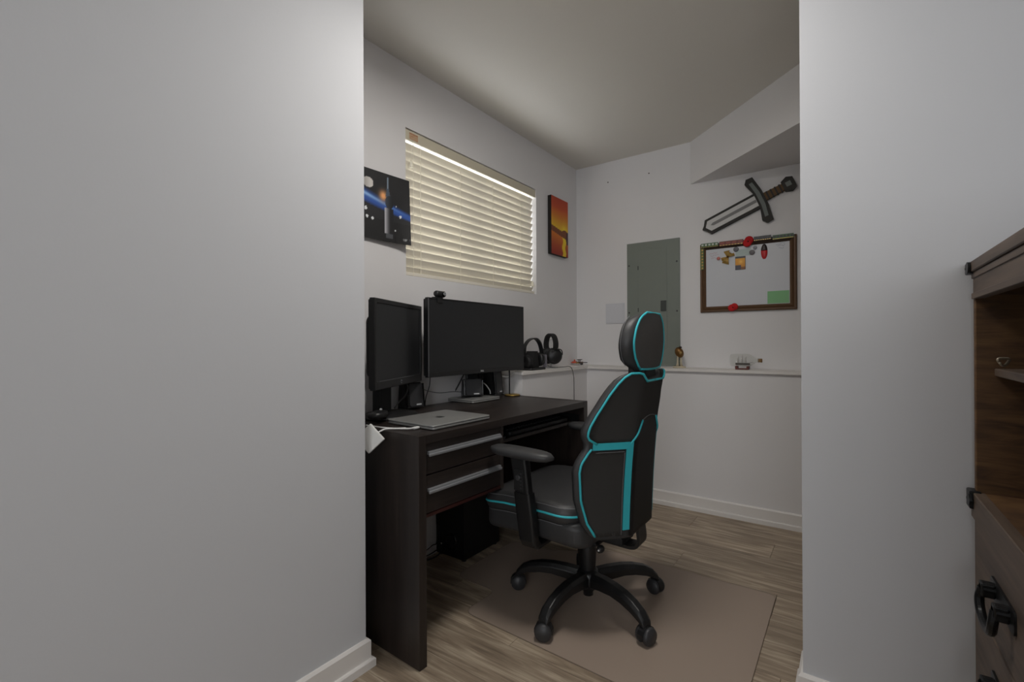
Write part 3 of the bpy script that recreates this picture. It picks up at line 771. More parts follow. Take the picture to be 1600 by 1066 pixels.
text_mesh('hp', .012, LXYZ((.0019, .0, z0+.016)), BLACK, lg)
b = BM(); box(b, -.105, -.065, -.05, .05, .012, z0+.16, .008); obj('neck', b, BLACK_M, ml)
b = BM(); lathe(b, [(.125, 0), (.128, .006), (.122, .012), (.04, .016), (.002, .016)], 40, Matrix.Translation((-.050, 0, 0)) @ Matrix.Diagonal((.85, 1.0, 1, 1))); obj('base', b, BLACK, ml, True)

# centre monitor (wide)
mr = thing('ultrawide_monitor', 'wide thin-bezel black monitor standing over the speakers', 'monitor', (-1.515, 1.847, ZD), 0)
MWd = .752; z0, z1 = .902-ZD, 1.260-ZD
frame(mr, MWd, z0, z1, .007, .007, .022, .020, BLACK, .002)
b = BM(); box(b, -.016, -.002, -MWd/2+.005, MWd/2-.005, z0+.018, z1-.005); obj('screen', b, SCREEN, mr)
b = BM(); box(b, .0, .0012, -MWd/2, -MWd/2+.0045, z0+.004, z1-.004); obj('bezel_line', b, mat('bezel_grey2', srgb(88, 88, 90), .4), mr)
b = BM(); box(b, -.036, -.018, -MWd/2+.004, MWd/2-.004, z0+.006, z1-.004, .006); pad(b, -.13, .13, -.26, .26, 0, .035, .04, .015, M=axes(Vector((-.032, 0, (z0+z1)/2)), Vector((0, 0, 1)), Vector((0, 1, 0)), Vector((-1, 0, 0)))); obj('back_housing', b, BLACK_M, mr)
text_mesh('DELL', .0125, LXYZ((.0004, 0, z0+.011)), LOGO, mr)
b = BM(); lathe(b, [(.0155, 0), (.0155, .34)], 18, Matrix.Translation((-.150, .162, 0))); obj('pole', b, BLACK_M, mr, True)
b = BM(); tube(b, [(-.150, .162, .32), (-.148, .08, .33), (-.105, .02, .33), (-.060, 0, .33)], .014, 10); obj('arm', b, BLACK_M, mr, True)

# webcam perched on the wide monitor
wc = thing('webcam', 'small black webcam clipped on top of the wide monitor', 'webcam', (-1.520, 1.545, 1.260), 0)
b = BM(); lathe(b, [(.002, -.03), (.012, -.029), (.0145, -.024), (.0145, .024), (.012, .029), (.002, .03)], 18, axes(Vector((.006, 0, .019)), Vector((0, 0, 1)), Vector((1, 0, 0)), Vector((0, 1, 0)))); obj('body', b, BLACK, wc, True)
b = BM(); lathe(b, [(.0105, 0), (.011, .010), (.008, .013), (.002, .013)], 18, LXYZ((.014, .010, .019))); ln_ = obj('lens', b, GLOSS, wc, True)
b = BM(); lathe(b, [(.0068, .0128), (.0068, .0142), (.005, .0146), (.005, .0128)], 18, LXYZ((.014, .010, .019))); obj('lens_ring', b, LOGO, ln_, True)
b = BM(); box(b, -.030, .007, -.018, .018, .0, .007, .002); box(b, .0052, .009, -.018, .018, -.022, .006, .002); box(b, -.046, -.034, -.040, .016, -.060, .004, .003); obj('clip', b, BLACK, wc)

# ------------------------------------------------------------------ speakers
def speaker(name, label, loc, rotz, tilt, w, d, h, taper, group=None):
    t = thing(name, label, 'speaker', loc, rotz, group)
    t.rotation_euler = (0, tilt, rotz)
    b = BM(); loft(b, [[(x*(1-taper*f)-taper*.5*f*d*.0, y*(1-taper*f), z) for x, y in rrect(d, w, .008, 4)] for f, z in ((0, .0), (1, h))])
    for f in b.faces: f.smooth = False
    obj('cabinet', b, BLACK, t)
    b = BM(); M = axes(Vector((d/2-.002-taper*d/4, 0, h/2)), Vector((0, 1, 0)), Vector((0, 0, 1)), Vector((1, 0, 0)))
    prism(b, rrect(w*.84*(1-taper*.5), h*.90, .012, 5), 0, .010, M); gr = obj('grille', b, DGREY, t)
    b = BM(); prism(b, rrect(w*.28, .006, .002, 3, w*.12, -h*.38), .0095, .0112, M); obj('badge', b, LOGO, gr)
    for s in (-1, 1):
        b = BM(); box(b, d/2-.012-taper*d/4, d/2+.006-taper*d/4, s*w*.46-.003, s*w*.46+.003, h*.04, h*.94, .002); obj('edge_strip', b, GLOSS, t)
    return t
s1 = speaker('satellite_speaker', 'small black speaker standing on the closed grey laptop', (-1.615, 1.885, ZD+.0205), math.radians(-35), math.radians(-6), .105, .075, .088, .10)
b = BM(); box(b, -.03, .01, -.03, .03, .086, .125, .006); tube(b, [(-.01, -.045, .118), (-.02, .06, .128)], .008, 8); obj('clamp', b, IRON, s1)
b = BM(); tube(b, [(-.012, -.04, .112), (-.05, -.095, .002)], .0035, 8); obj('strut', b, IRON, s1)
speaker('tall_speaker', 'tall black speaker behind the wide monitor beside the brass base', (-1.625, 2.076, ZD+.0053), math.radians(4), math.radians(-6), .075, .09, .150, .2)
speaker('tall_speaker', 'tall black speaker behind the thick-bezel monitor', (-1.630, 1.475, ZD+.0050), math.radians(-8), math.radians(-6), .095, .085, .114, .2)

# brass-based rod
br = thing('rod_stand', 'thin black rod standing on a round hammered brass base', 'stand', (-1.548, 2.154, ZD+.0006))
b = BM(); lathe(b, [(.042, 0), (.044, .003), (.042, .007), (.032, .009), (.002, .009)], 40); obj('base', b, BRASS, br, True)
b = BM(); lathe(b, [(.046, 0), (.046, .0025), (.038, .003)], 40); obj('base_edge', b, mat('brass_dark', srgb(60, 50, 32), .4, .5), br, True)
b = BM(); tube(b, smooth_path([(-.012, -.010, .008), (-.013, -.010, .07), (-.014, -.010, .15), (-.030, -.014, .20), (-.055, -.02, .215)], 6), .0042, 10); obj('rod', b, BLACK, br, True)

# ------------------------------------------------------------------ laptops, adapter, mouse
def laptop(name, label, corners, th):
    p = [Vector(c+(0,)) for c in corners]  # near, right, far, left on the desk
    c = (p[0]+p[1]+p[2]+p[3])/4
    ux = (p[1]-p[0]); w = ux.length; d = (p[3]-p[0]).length; rz = math.atan2(ux.y, ux.x)
    t = thing(name, label, 'laptop', (c.x, c.y, ZD), rz)
    b = BM(); pad(b, -w/2, w/2, -d/2, d/2, .0012, th*.55, .012, .003); obj('base', b, SILVER, t, True)
    b = BM(); pad(b, -w/2, w/2, -d/2, d/2, th*.60, th, .012, .0025); lid = obj('lid', b, SILVER, t, True)
    b = BM(); box(b, -w/2+.006, w/2-.006, -d/2+.003, d/2-.003, th*.5, th*.65); obj('seam', b, BLACK_M, t)
    return t, lid, w, d
lt1, lid, lw, ld = laptop('laptop', 'silver closed laptop lying at the front of the desk', [(-1.160, 1.146), (-1.152, 1.452), (-1.400, 1.463), (-1.410, 1.160)], .0165)
# lid emblem: rounded fruit silhouette
pts = []
for k in range(28):
    a = 2*PI*k/28; r = .017*(1+.10*math.cos(2*a))-.003*math.exp(-((a-PI/2)/.3)**2)-.003*math.exp(-((a-1.5*PI)/.25)**2)
    if abs(a-0.15) < .45 or a > 2*PI-.3: r -= .006
    pts.append((r*math.cos(a), r*math.sin(a)*1.02))
b = BM(); prism(b, pts, .0164, .0168); prism(b, [(.001, .019), (.004, .022), (.009, .027), (.006, .021)], .0164, .0168); em = obj('emblem', b, mat('emblem_dark', srgb(44, 46, 46), .3, .3), lid); em.location = (.0, .0, 0)
laptop('second_laptop', 'slim grey closed laptop under the small speaker', [(-1.505, 1.766), (-1.502, 1.985), (-1.678, 1.988), (-1.683, 1.756)], .016)
ad = thing('usb_adapter', 'white square adapter hanging off the desk edge', 'adapter', (-1.318, 1.008, .735))
an = Vector((.55, -.83, .05)).normalized(); al = Vector((0, 0, 1)).cross(an).normalized(); au = an.cross(al)
Mx = axes(Vector((0, 0, 0)), al*math.cos(.75)+au*math.sin(.75), au*math.cos(.75)-al*math.sin(.75), an)
b = BM(); box(b, -.036, .036, -.036, .036, -.006, .006, .003, M=Mx); obj('body', b, WHITE_P, ad)
b = BM(); tube(b, smooth_path([(.020, .012, .018), (.034, .036, .030), (.056, .062, .030), (.086, .095, .028), (.089, .116, .028)], 6), .0028, 8); obj('cable', b, CABLE_W, ad, True)
b = BM(); tube(b, smooth_path([(-.10, .06, .026), (-.03, .062, .026), (.03, .075, .026), (.066, .100, .027)], 6), .0026, 8); obj('second_cable', b, CABLE_W, ad, True)
b = BM(); box(b, .084, .095, .112, .138, .0235, .0305, .002); obj('plug', b, WHITE_P, ad)
ms = thing('mouse', 'black mouse on the round monitor base', 'mouse', (-1.455, 1.150, ZD+.0165), .5)
b = BM(); pad(b, -.03, .03, -.05, .05, 0, .026, .028, .012, crown=.004); obj('shell', b, BLACK, ms)
b = BM(); lathe(b, [(.007, -.003), (.007, .003)], 12, axes(Vector((.0, .028, .026)), Vector((0, 1, 0)), Vector((0, 0, 1)), Vector((1, 0, 0)))); obj('wheel', b, LOGO, ms)

def cable(label, pts, r, m_, name='cable'):
    b = BM(); tube(b, smooth_path(pts, 7), r, 8); return tag(obj(name, b, m_, None, True), label, 'cable')
cable('white cable looping down behind the thick-bezel monitor', [(-1.50, 1.085, .93), (-1.468, 1.098, .885), (-1.465, 1.095, .83), (-1.48, 1.06, .775), (-1.50, 1.02, .765)], .0035, CABLE_W)
cable('black cable hanging from the thick-bezel monitor past the tall speaker', [(-1.588, 1.405, .880), (-1.585, 1.415, .86), (-1.585, 1.40, .825), (-1.575, 1.36, .806), (-1.575, 1.33, .780)], .0035, CABLE_B)
cable('thin black cable hanging down between the two monitors', [(-1.61, 1.575, .93), (-1.615, 1.577, .86), (-1.628, 1.565, .80), (-1.632, 1.562, .7585)], .0022, CABLE_B)
cable('thin grey cable lying along the wall behind the desk', [(-1.685, 1.50, .90), (-1.685, 1.58, .84), (-1.688, 1.70, .805), (-1.688, 1.82, .80), (-1.685, 1.90, .79)], .0018, CABLE_G)
cable('white cable looping behind the small speaker on the laptop', [(-1.655, 1.935, .84), (-1.62, 1.985, .835), (-1.60, 2.01, .80), (-1.60, 2.02, .776)], .0032, CABLE_W)
cable('white cable running from the ledge behind the wide monitor', [(-1.600, 2.128, .866), (-1.590, 2.165, .860), (-1.580, 2.195, .870), (-1.570, 2.240, .8895)], .003, CABLE_W)

# ------------------------------------------------------------------ under the desk
sbw = thing('subwoofer', 'black subwoofer box on the floor under the desk', 'subwoofer', (-1.597, 1.83, 0))
b = BM(); box(b, -.093, .093, -.14, .14, .008, .31, .004); obj('cabinet', b, mat('sub_black', srgb(13, 13, 14), .5), sbw)
Mf = axes(Vector((.0, -.140, .085)), Vector((1, 0, 0)), Vector((0, 0, 1)), Vector((0, -1, 0)))
b = BM(); lathe(b, [(.024, -.03), (.026, 0), (.040, .005), (.044, .0)], 28, Mf, cap=False); obj('bass_port', b, GLOSS, sbw, True)
for x in (-.075, .075):
    for y in (-.12, .12):
        b = BM(); lathe(b, [(.012, 0), (.012, .009)], 12, Matrix.Translation((x, y, 0))); obj('foot', b, BLACK, sbw)
b = BM(); box(b, -.060, -.052, -.1415, -.139, .055, .063, .001); obj('screw', b, LOGO, sbw)
for k, (zz, xo) in enumerate(((.012, -1.642), (.03, -1.658), (.055, -1.674))):
    cable(['thick black cable on the floor beside the subwoofer', 'black cable arching from the wall beside the subwoofer', 'thin black cable rising along the wall by the subwoofer'][k],
          [(xo-.02, 1.60, .006+k*.012), (xo+.005, 1.64, zz+.006), (xo, 1.68, zz+.02), (xo-.01, 1.682, zz+.04 + k*.08)], .0035-.0006*k, CABLE_B)

# ------------------------------------------------------------------ chair mat
cm_ = thing('chair_mat', 'translucent plastic chair mat with lip on the wood floor', 'chair mat', (-.75, 1.78, 0))
def rounded(poly, rad, n=6):
    out = []
    N_ = len(poly)
    for i in range(N_):
        p0, p, p1 = Vector(poly[i-1]), Vector(poly[i]), Vector(poly[(i+1) % N_])
        a = (p0-p).normalized(); c = (p1-p).normalized()
        r = rad[i] if isinstance(rad, list) else rad
        s, e = p+a*r, p+c*r
        for k in range(n+1):
            t = k/n; out.append(tuple((s*(1-t)**2+p*2*t*(1-t)+e*t*t)))
    return out
poly = [(-.252, 1.355), (-.252, 2.215), (-.98, 2.215), (-1.225, 2.045), (-1.455, 2.035), (-1.455, 1.575), (-1.222, 1.575), (-1.235, 1.385)]
poly = rounded([(x+.75, y-1.78) for x, y in poly][::-1], [.05, .045, .06, .06, .04, .05, .03, .03])
b = BM(); prism(b, poly, .0002, .0032); b.normal_update(); bmesh.ops.triangulate(b, faces=[f for f in b.faces if len(f.verts) > 4], ngon_method='EAR_CLIP'); obj('sheet', b, MAT_PL, cm_)
b = BM(); tube(b, [(x, y, .0026) for x, y in poly]+[(poly[0][0], poly[0][1], .0026)], .0013, 6); obj('edge', b, mat('mat_edge', srgb(128, 114, 100), .5), cm_)

# ------------------------------------------------------------------ office chair (local: +x = behind the sitter, faces -x)
ch = thing('office_chair', 'black office chair with teal piping and headrest at the desk', 'office chair', (-.863, 1.72, .0037))
def interp(tab, z):
    if z <= tab[0][0]: return tab[0][1]
    for (a, va), (c, vc) in zip(tab, tab[1:]):
        if z <= c:
            t = (z-a)/(c-a); t = t*t*(3-2*t) if False else t
            return va+(vc-va)*t
    return tab[-1][1]
BW = [(.355, .195), (.37, .215), (.42, .238), (.5, .256), (.60, .263), (.63, .260), (.66, .247), (.685, .236), (.705, .240), (.73, .250), (.76, .245), (.80, .231), (.824, .221), (.87, .203), (.91, .183), (.935, .165), (.946, .148)]
def back_c(z): return .228+(z-.4)*.088-.010*math.sin(PI*(z-.36)/.58)
def wing(t):
    d = max(0, abs(t)-.10); return d*d/(d+.03) if d > 0 else 0
def back_S(t, z, off=0):
    e = .004; x = back_c(z)-wing(t)
    dx = -(wing(t+e)-wing(t-e))/(2*e)
    n = Vector((1, -dx, -.088)).normalized()
    return Vector((x, t, z))+n*off
def top_z(t, z):   # neck notch at the top
    k = max(0, 1-max(0, abs(t)-.085)/.035) if abs(t) < .12 else 0
    k = k*k*(3-2*k)
    return z-k*.030*max(0, (z-.80)/.146)
b = BM(); loops = []
zs = [.356, .362, .375]+[.40+i*.02 for i in range(27)]+[.934, .942, .946]
NT = 22
for z in zs:
    w = interp(BW, z); edge = min(1, (z-.352)/.03, (.951-z)/.03); edge = max(.12, edge)**.5
    rear, front = [], []
    for i in range(NT+1):
        t = -w+2*w*i/NT
        q = back_S(t, z); q.z = top_z(t, z); rear.append(q)
        wf = w+.003*edge; tf = -wf+2*wf*i/NT
        th_ = (.024+.045*(1-(abs(tf)/wf)**3))*edge
        q = back_S(tf, z); q = q+Vector((-th_, 0, 0)); q.z = top_z(tf, z); front.append(q)
    sideR = [Vector(((rear[-1].x*.5+front[-1].x*.5), max(rear[-1].y, front[-1].y)+.006*edge, rear[-1].z))]
    sideL = [Vector(((rear[0].x*.5+front[0].x*.5), min(rear[0].y, front[0].y)-.006*edge, rear[0].z))]
    loops.append(rear+sideR+front[::-1]+sideL)
loft(b, loops); bmesh.ops.recalc_face_normals(b, faces=b.faces[:])
bk = obj('backrest', b, CHAIRK, ch, True)
def rear_patch(name, fn_lo, fn_hi, z0, z1, n, m_, off=.0025, nt_=14):
    b = BM(); rows = []
    for k in range(n+1):
        z = z0+(z1-z0)*k/n; t0, t1 = fn_lo(z), fn_hi(z)
        row = []
        for i in range(nt_+1):
            t = t0+(t1-t0)*i/nt_; q = back_S(t, z, off); q.z = top_z(t, q.z); row.append(b.verts.new(q))
        rows.append(row)
    for a, c in zip(rows, rows[1:]):
        for i in range(nt_): b.faces.new((a[i], a[i+1], c[i+1], c[i]))
    for f in b.faces: f.smooth = True
    bmesh.ops.solidify(b, geom=b.faces[:], thickness=.0015)
    return obj(name, b, m_, bk)
rear_patch('centre_panel', lambda z: -.118-(.0 if z < .69 else (z-.69)*-.75), lambda z: .118+(.0 if z < .69 else (z-.69)*-.75), .362, .775, 20, CHAIRK)
for s in (-1, 1):
    rear_patch('side_panel', (lambda z: -interp(BW, z)+.004) if s < 0 else (lambda z: .139), (lambda z: -.139) if s < 0 else (lambda z: interp(BW, z)-.004), .368, .672, 16, CHAIRF, .002)
rear_patch('upper_panel', lambda z: -interp(BW, z)+.006, lambda z: interp(BW, z)-.006, .702, .938, 18, CHAIRF, .0012, 24)
def piping(path, r, m_, name='piping', parent=None, n=8):
    b = BM(); tube(b, path, r, n); return obj(name, b, m_, parent or bk, True)
def band(path, w, m_, name='teal_band', off=.005):
    """flat ribbon on the rear surface, path of (t,z)"""
    b = BM(); L = []
    for i, (t, z) in enumerate(path):
        t2, z2 = path[min(i+1, len(path)-1)]; t1, z1_ = path[max(i-1, 0)]
        d = Vector((t2-t1, z2-z1_)).normalized(); nrm = Vector((-d.y, d.x))*w/2
        L.append([back_S(t+nrm.x, z+nrm.y, off), back_S(t-nrm.x, z-nrm.y, off), back_S(t-nrm.x, z-nrm.y, off-.004), back_S(t+nrm.x, z+nrm.y, off-.004)])
    loft(b, L); bmesh.ops.recalc_face_normals(b, faces=b.faces[:]); return obj(name, b, m_, bk)
for s in (-1, 1):
    # wing edge of the lower panel
    P = [back_S(s*(interp(BW, z)-.001), z, .004) for z in [.372+i*.012 for i in range(26)]]
    P += [back_S(s*(.235), .682, .005)]
    piping(P, .0042, TEAL)
    # wing edge of the upper panel up to the shoulder and down into the neck notch
    P = [back_S(s*.222, .698, .005)]
    P += [back_S(s*(interp(BW, z)-.001), z, .004) for z in [.715+i*.012 for i in range(19)]]
    for t in (.150, .138, .125, .112, .098, .085, .06, .03, 0):
        q = back_S(s*t, .946, .003); q.z = top_z(t, .946)-.002; P.append(q)
    piping(P, .0042, TEAL)
    band([(s*(.232-.008*k), .689) for k in range(14)], .024, TEAL)
    band([(s*.128, .70-.0165*k) for k in range(20)], .021, TEAL)
    piping([back_S(s*(.128-.058*k/8), .694+.078*k/8, .004) for k in range(9)], .0036, TEAL)
    piping([back_S(s*(.072-.072*k/6), .772+.010*math.sin(PI/2*k/6), .003) for k in range(7)], .0014, STITCH, 'stitching')
    piping([back_S(s*.143, .37+.0155*k, .004) for k in range(20)], .0010, STITCH, 'stitching')
    piping([back_S(s*(.143+.008*k), .668, .004) for k in range(11)], .0010, STITCH, 'stitching')

# headrest
HW = [(.953, .100), (.960, .110), (.975, .126), (1.00, .146), (1.03, .157), (1.05, .159), (1.07, .157), (1.10, .147), (1.13, .126), (1.15, .098), (1.160, .070), (1.165, .040)]
def head_S(t, z, off=0):
    x = .266+(z-.95)*.04+.008*math.sin(PI*(z-.95)/.21)-.9*t*t
    return Vector((x+off, t+off*1.6*t, z))
b = BM(); loops = []
for z in [.953, .958, .966]+[.98+i*.014 for i in range(12)]+[1.147, 1.155, 1.161, 1.165]:
    w = interp(HW, z); e = max(.10, min(1, (z-.948)/.04, (1.170-z)/.04))**.55
    rear = [head_S(-w+2*w*i/14, z) for i in range(15)]
    wf = w+.010*e; front = [head_S(-wf+2*wf*i/14, z)+Vector((-.046*e, 0, -.004)) for i in range(15)]
    sr = [rear[-1]*.72+front[-1]*.28+Vector((0, .009*e, 0)), rear[-1]*.3+front[-1]*.7+Vector((0, .010*e, 0))]
    sl = [rear[0]*.3+front[0]*.7+Vector((0, -.010*e, 0)), rear[0]*.72+front[0]*.28+Vector((0, -.009*e, 0))]
    loops.append(rear+sr+front[::-1]+sl)
loft(b, loops); bmesh.ops.recalc_face_normals(b, faces=b.faces[:]); hd = obj('headrest', b, CHAIRK, ch, True)
b = BM(); rows = []
hz = [.957+i*.0135 for i in range(16)]
for z in hz:
    w = max(.02, interp(HW, z)-.006); rows.append([b.verts.new(head_S(-w+2*w*i/12, z, .003)) for i in range(13)])
for a, c in zip(rows, rows[1:]):
    for i in range(12): b.faces.new((a[i], a[i+1], c[i+1], c[i]))
obj('rear_panel', b, CHAIRF, hd, True)
P = [head_S(-(interp(HW, z)-.002), z, .003) for z in hz]+[head_S(interp(HW, z)-.002, z, .003) for z in hz[::-1]]
zb = hz[0]; wb_ = interp(HW, zb)
P += [head_S(wb_*(1-2*k/8), zb-.003*math.sin(PI*k/8), .003) for k in range(1, 9)]
piping(P, .0040, TEAL, parent=hd)
piping([head_S(-(interp(HW, z)+.010), z)+Vector((-.036, -.0075, 0)) for z in hz[1:-1]], .0011, STITCH, 'stitching', hd)
b = BM(); box(b, .195, .262, -.062, .062, .90, .985, .010); obj('neck_post', b, BLACK_M, ch)

# seat
SX0, SX1, SYH = -.360, .085, .262
def seat_layer(name, m_, z0, z1, grow, rc, re, dip, sx1):
    b = BM(); pad(b, SX0-grow, sx1, -SYH-grow, SYH+grow, z0, z1, rc, re, 7, crown=0)
    bmesh.ops.subdivide_edges(b, edges=[e for e in b.edges if abs(e.verts[0].co.z-e.verts[1].co.z) < 1e-5 and (e.verts[0].co-e.verts[1].co).length > .1], cuts=8)
    for v in b.verts:
        f = max(0, (-.20-v.co.x)/.16); v.co.z -= dip*f*f           # waterfall front
        if v.co.z > (z0+z1)/2: v.co.z += .010*min(1, (abs(v.co.y)/.22)**2)*0
        v.co.z -= .010*max(0, (v.co.x+.05)/.2)
    for f in b.faces: f.smooth = True
    return obj(name, b, m_, ch)
st = seat_layer('seat_cushion', CHAIRK, .392, .471, 0, .09, .036, .022, SX1)
seat_layer('seat_base', CHAIRK, .322, .412, -.012, .07, .026, .018, .115)
def seat_line(z, grow, r, m_, name):
    P = []
    for x, y in rrect(SX1-SX0+2*grow, 2*SYH+2*grow, .09+grow, 10, (SX0+SX1)/2, 0):
        f = max(0, (-.20-x)/.16); P.append((x, y, z-.022*f*f-.010*max(0, (x+.05)/.2)))
    P = P[:]+[P[0]]
    dense = []
    for a, c in zip(P, P[1:]):
        a, c = Vector(a), Vector(c); n = max(1, int((c-a).length/.04))
        for k in range(n):
            q = a+(c-a)*k/n; f = max(0, (-.20-q.x)/.16); q.z = z-.022*f*f-.010*max(0, (q.x+.05)/.2); dense.append(q)
    dense.append(dense[0].copy())
    piping(dense, r, m_, name, st)
seat_line(.434, .0005, .0042, TEAL, 'piping'); seat_line(.460, -.010, .0012, STITCH, 'stitching'); seat_line(.398, -.011, .0012, STITCH, 'stitching')

# armrests
for s in (-1, 1):
    b = BM(); L = []
    for k in range(13):
        t = k/12; x = -.255+.275*t
        e = math.sqrt(max(0.02, 1-abs(2*t-1)**3.2)); w = .048*e*(1-.12*t); hh = .020*e**.6
        zc_ = .652-.006*t
        L.append([(x, s*.303+w*math.cos(a), zc_+hh*(abs(math.sin(a))**.7)*(1 if math.sin(a) > 0 else -1)) for a in [2*PI*j/18 for j in range(18)]])
    b2 = BM(); loft(b2, L); bmesh.ops.recalc_face_normals(b2, faces=b2.faces[:]); b.free(); ar = obj('armrest_pad', b2, CHAIRK, ch, True)
    b = BM()
    L = []
    for (x, y, z, wx, wy) in ((-.125, .300, .640, .034, .020), (-.120, .300, .600, .034, .018), (-.108, .298, .50, .032, .017)):
        L.append([(x+px_, s*y+py_, z) for px_, py_ in rrect(2*wx, 2*wy, .010, 4)])
    loft(b, L); up_ = obj('arm_upright', b, BLACK, ch)
    L = []; b = BM()
    for (x, y, z, wx, wy) in ((-.108, .298, .505, .036, .021), (-.098, .296, .42, .036, .021), (-.090, .292, .335, .034, .020), (-.086, .280, .312, .034, .022)):
        L.append([(x+px_, s*y+py_, z) for px_, py_ in rrect(2*wx, 2*wy, .010, 4)])
    loft(b, L); box(b, -.118, -.052, min(s*.05, s*.29), max(s*.05, s*.29), .303, .318, .004); obj('arm_bracket', b, BLACK, ch)
    b = BM(); box(b, -.138, -.096, s*.3185-.0015 if s > 0 else -.3205, .3205 if s > 0 else s*.3185+.0015, .515, .592, .001); hl_ = obj('height_scale', b, BLACK_M, ch)
    b = BM(); lathe(b, [(.011, 0), (.011, .005), (.008, .007)], 16, axes(Vector((-.118, s*.320, .562)), Vector((1, 0, 0)), Vector((0, 0, 1)), Vector((0, s, 0)))); obj('button', b, DGREY, hl_)
    for k in range(5):
        b = BM(); box(b, -.110, -.102, s*.320-.002, s*.320+.002, .522+k*.013, .528+k*.013); obj('notch', b, DGREY, hl_)

# mechanism, column, back bar
b = BM(); box(b, -.16, .08, -.085, .085, .268, .325, .012); obj('mechanism', b, BLACK_M, ch)
b = BM(); lathe(b, [(.030, .275), (.034, .268), (.034, .205), (.030, .150), (.0285, .060), (.020, .050), (.020, .036)], 24); obj('gas_lift', b, BLACK, ch, True)
b = BM()
P = [(.02, .285), (.12, .283), (.190, .282), (.216, .292), (.224, .315), (.219, .36), (.208, .44)]
L = []
PP = smooth_path([(x, 0, z) for x, z in P], 5)
for i, q in enumerate(PP):
    t = (PP[min(i+1, len(PP)-1)]-PP[max(i-1, 0)]).normalized(); nn = Vector((-t.z, 0, t.x))
    L.append([q+nn*.006+Vector((0, -.036, 0)), q+nn*.006+Vector((0, .036, 0)), q-nn*.006+Vector((0, .036, 0)), q-nn*.006+Vector((0, -.036, 0))])
loft(b, L); bmesh.ops.recalc_face_normals(b, faces=b.faces[:]); obj('back_bar', b, BLACK, ch)
b = BM(); box(b, .06, .17, -.06, .06, .288, .318, .006); obj('tilt_bracket', b, BLACK_M, ch)
b = BM(); tube(b, [(.06, -.07, .300), (.133, -.165, .310)], .006, 8); lv = obj('lever', b, BLACK, ch)
b = BM(); lathe(b, [(.012, -.01), (.014, 0), (.010, .014), (.002, .016)], 14, axes(Vector((.135, -.170, .312)), Vector((1, 0, 0)), Vector((0, 0, 1)), Vector((0, -1, 0)))); kn = obj('knob', b, BLACK, lv, True)
b = BM(); lathe(b, [(.0035, .0155), (.003, .0175)], 10, axes(Vector((.135, -.170, .312)), Vector((1, 0, 0)), Vector((0, 0, 1)), Vector((0, -1, 0)))); obj('knob_dot', b, WHITE_P, lv)
# five-star base
b = BM(); lathe(b, [(.030, .068), (.046, .075), (.050, .095), (.046, .128), (.036, .140), (.030, .140)], 28); obj('base_hub', b, BLACK, ch, True)
leg_b = BM(); L = []
for r, zc_, hw, hh in ((.030, .108, .026, .028), (.09, .118, .027, .024), (.15, .122, .026, .021), (.20, .118, .025, .020), (.25, .106, .024, .019), (.285, .090, .023, .017), (.306, .072, .021, .012), (.312, .062, .016, .006)):
    L.append([(r, py_, zc_+pz_) for py_, pz_ in ((-hw, -hh), (hw, -hh), (hw, hh*.3), (hw*.55, hh), (-hw*.55, hh), (-hw, hh*.3))])
loft(leg_b, L); bmesh.ops.recalc_face_normals(leg_b, faces=leg_b.faces[:])
bmesh.ops.bevel(leg_b, geom=leg_b.edges[:], offset=.002, segments=1, affect='EDGES')
leg_me = bpy.data.meshes.new('base_leg'); leg_b.to_mesh(leg_me); leg_b.free(); leg_me.materials.append(BLACK)
hood_b = BM(); L = []
for k in range(9):
    a = math.radians(-10+200*k/8)
    L.append([(.034*math.cos(a), y, .031+.034*math.sin(a)) for y in (-.012, .012)]+[(.022*math.cos(a), y, .031+.022*math.sin(a)) for y in (.012, -.012)])
loft(hood_b, L); lathe(hood_b, [(.008, .055), (.008, .075)], 10, Matrix.Translation((0, 0, 0))); bmesh.ops.recalc_face_normals(hood_b, faces=hood_b.faces[:])
hood_me = bpy.data.meshes.new('caster'); hood_b.to_mesh(hood_me); hood_b.free(); hood_me.materials.append(BLACK)
wh_b = BM(); lathe(wh_b, [(.010, 0), (.027, .001), (.031, .006), (.031, .014), (.027, .021), (.002, .024)], 24); wh_me = bpy.data.meshes.new('wheel'); 
for f in wh_b.faces: f.smooth = True
wh_b.to_mesh(wh_b and wh_me); wh_b.free(); wh_me.materials.append(DGREY)
swivel = [200, 250, 160, 120, 215]
for k in range(5):
    a = math.radians(-94.4+72*k)
    lg_ = bpy.data.objects.new('base_leg', leg_me); COL.objects.link(lg_); lg_.parent = ch; lg_.rotation_euler = (0, 0, a)
    ct = bpy.data.objects.new('caster', hood_me); COL.objects.link(ct); ct.parent = ch; ct.location = (.303*math.cos(a), .303*math.sin(a), 0); ct.rotation_euler = (0, 0, math.radians(swivel[k]))
    for s in (-1, 1):
        w_ = bpy.data.objects.new('wheel', wh_me); COL.objects.link(w_); w_.parent = ct; w_.location = (0, s*.005, .031); w_.rotation_euler = (-s*PI/2, 0, 0)

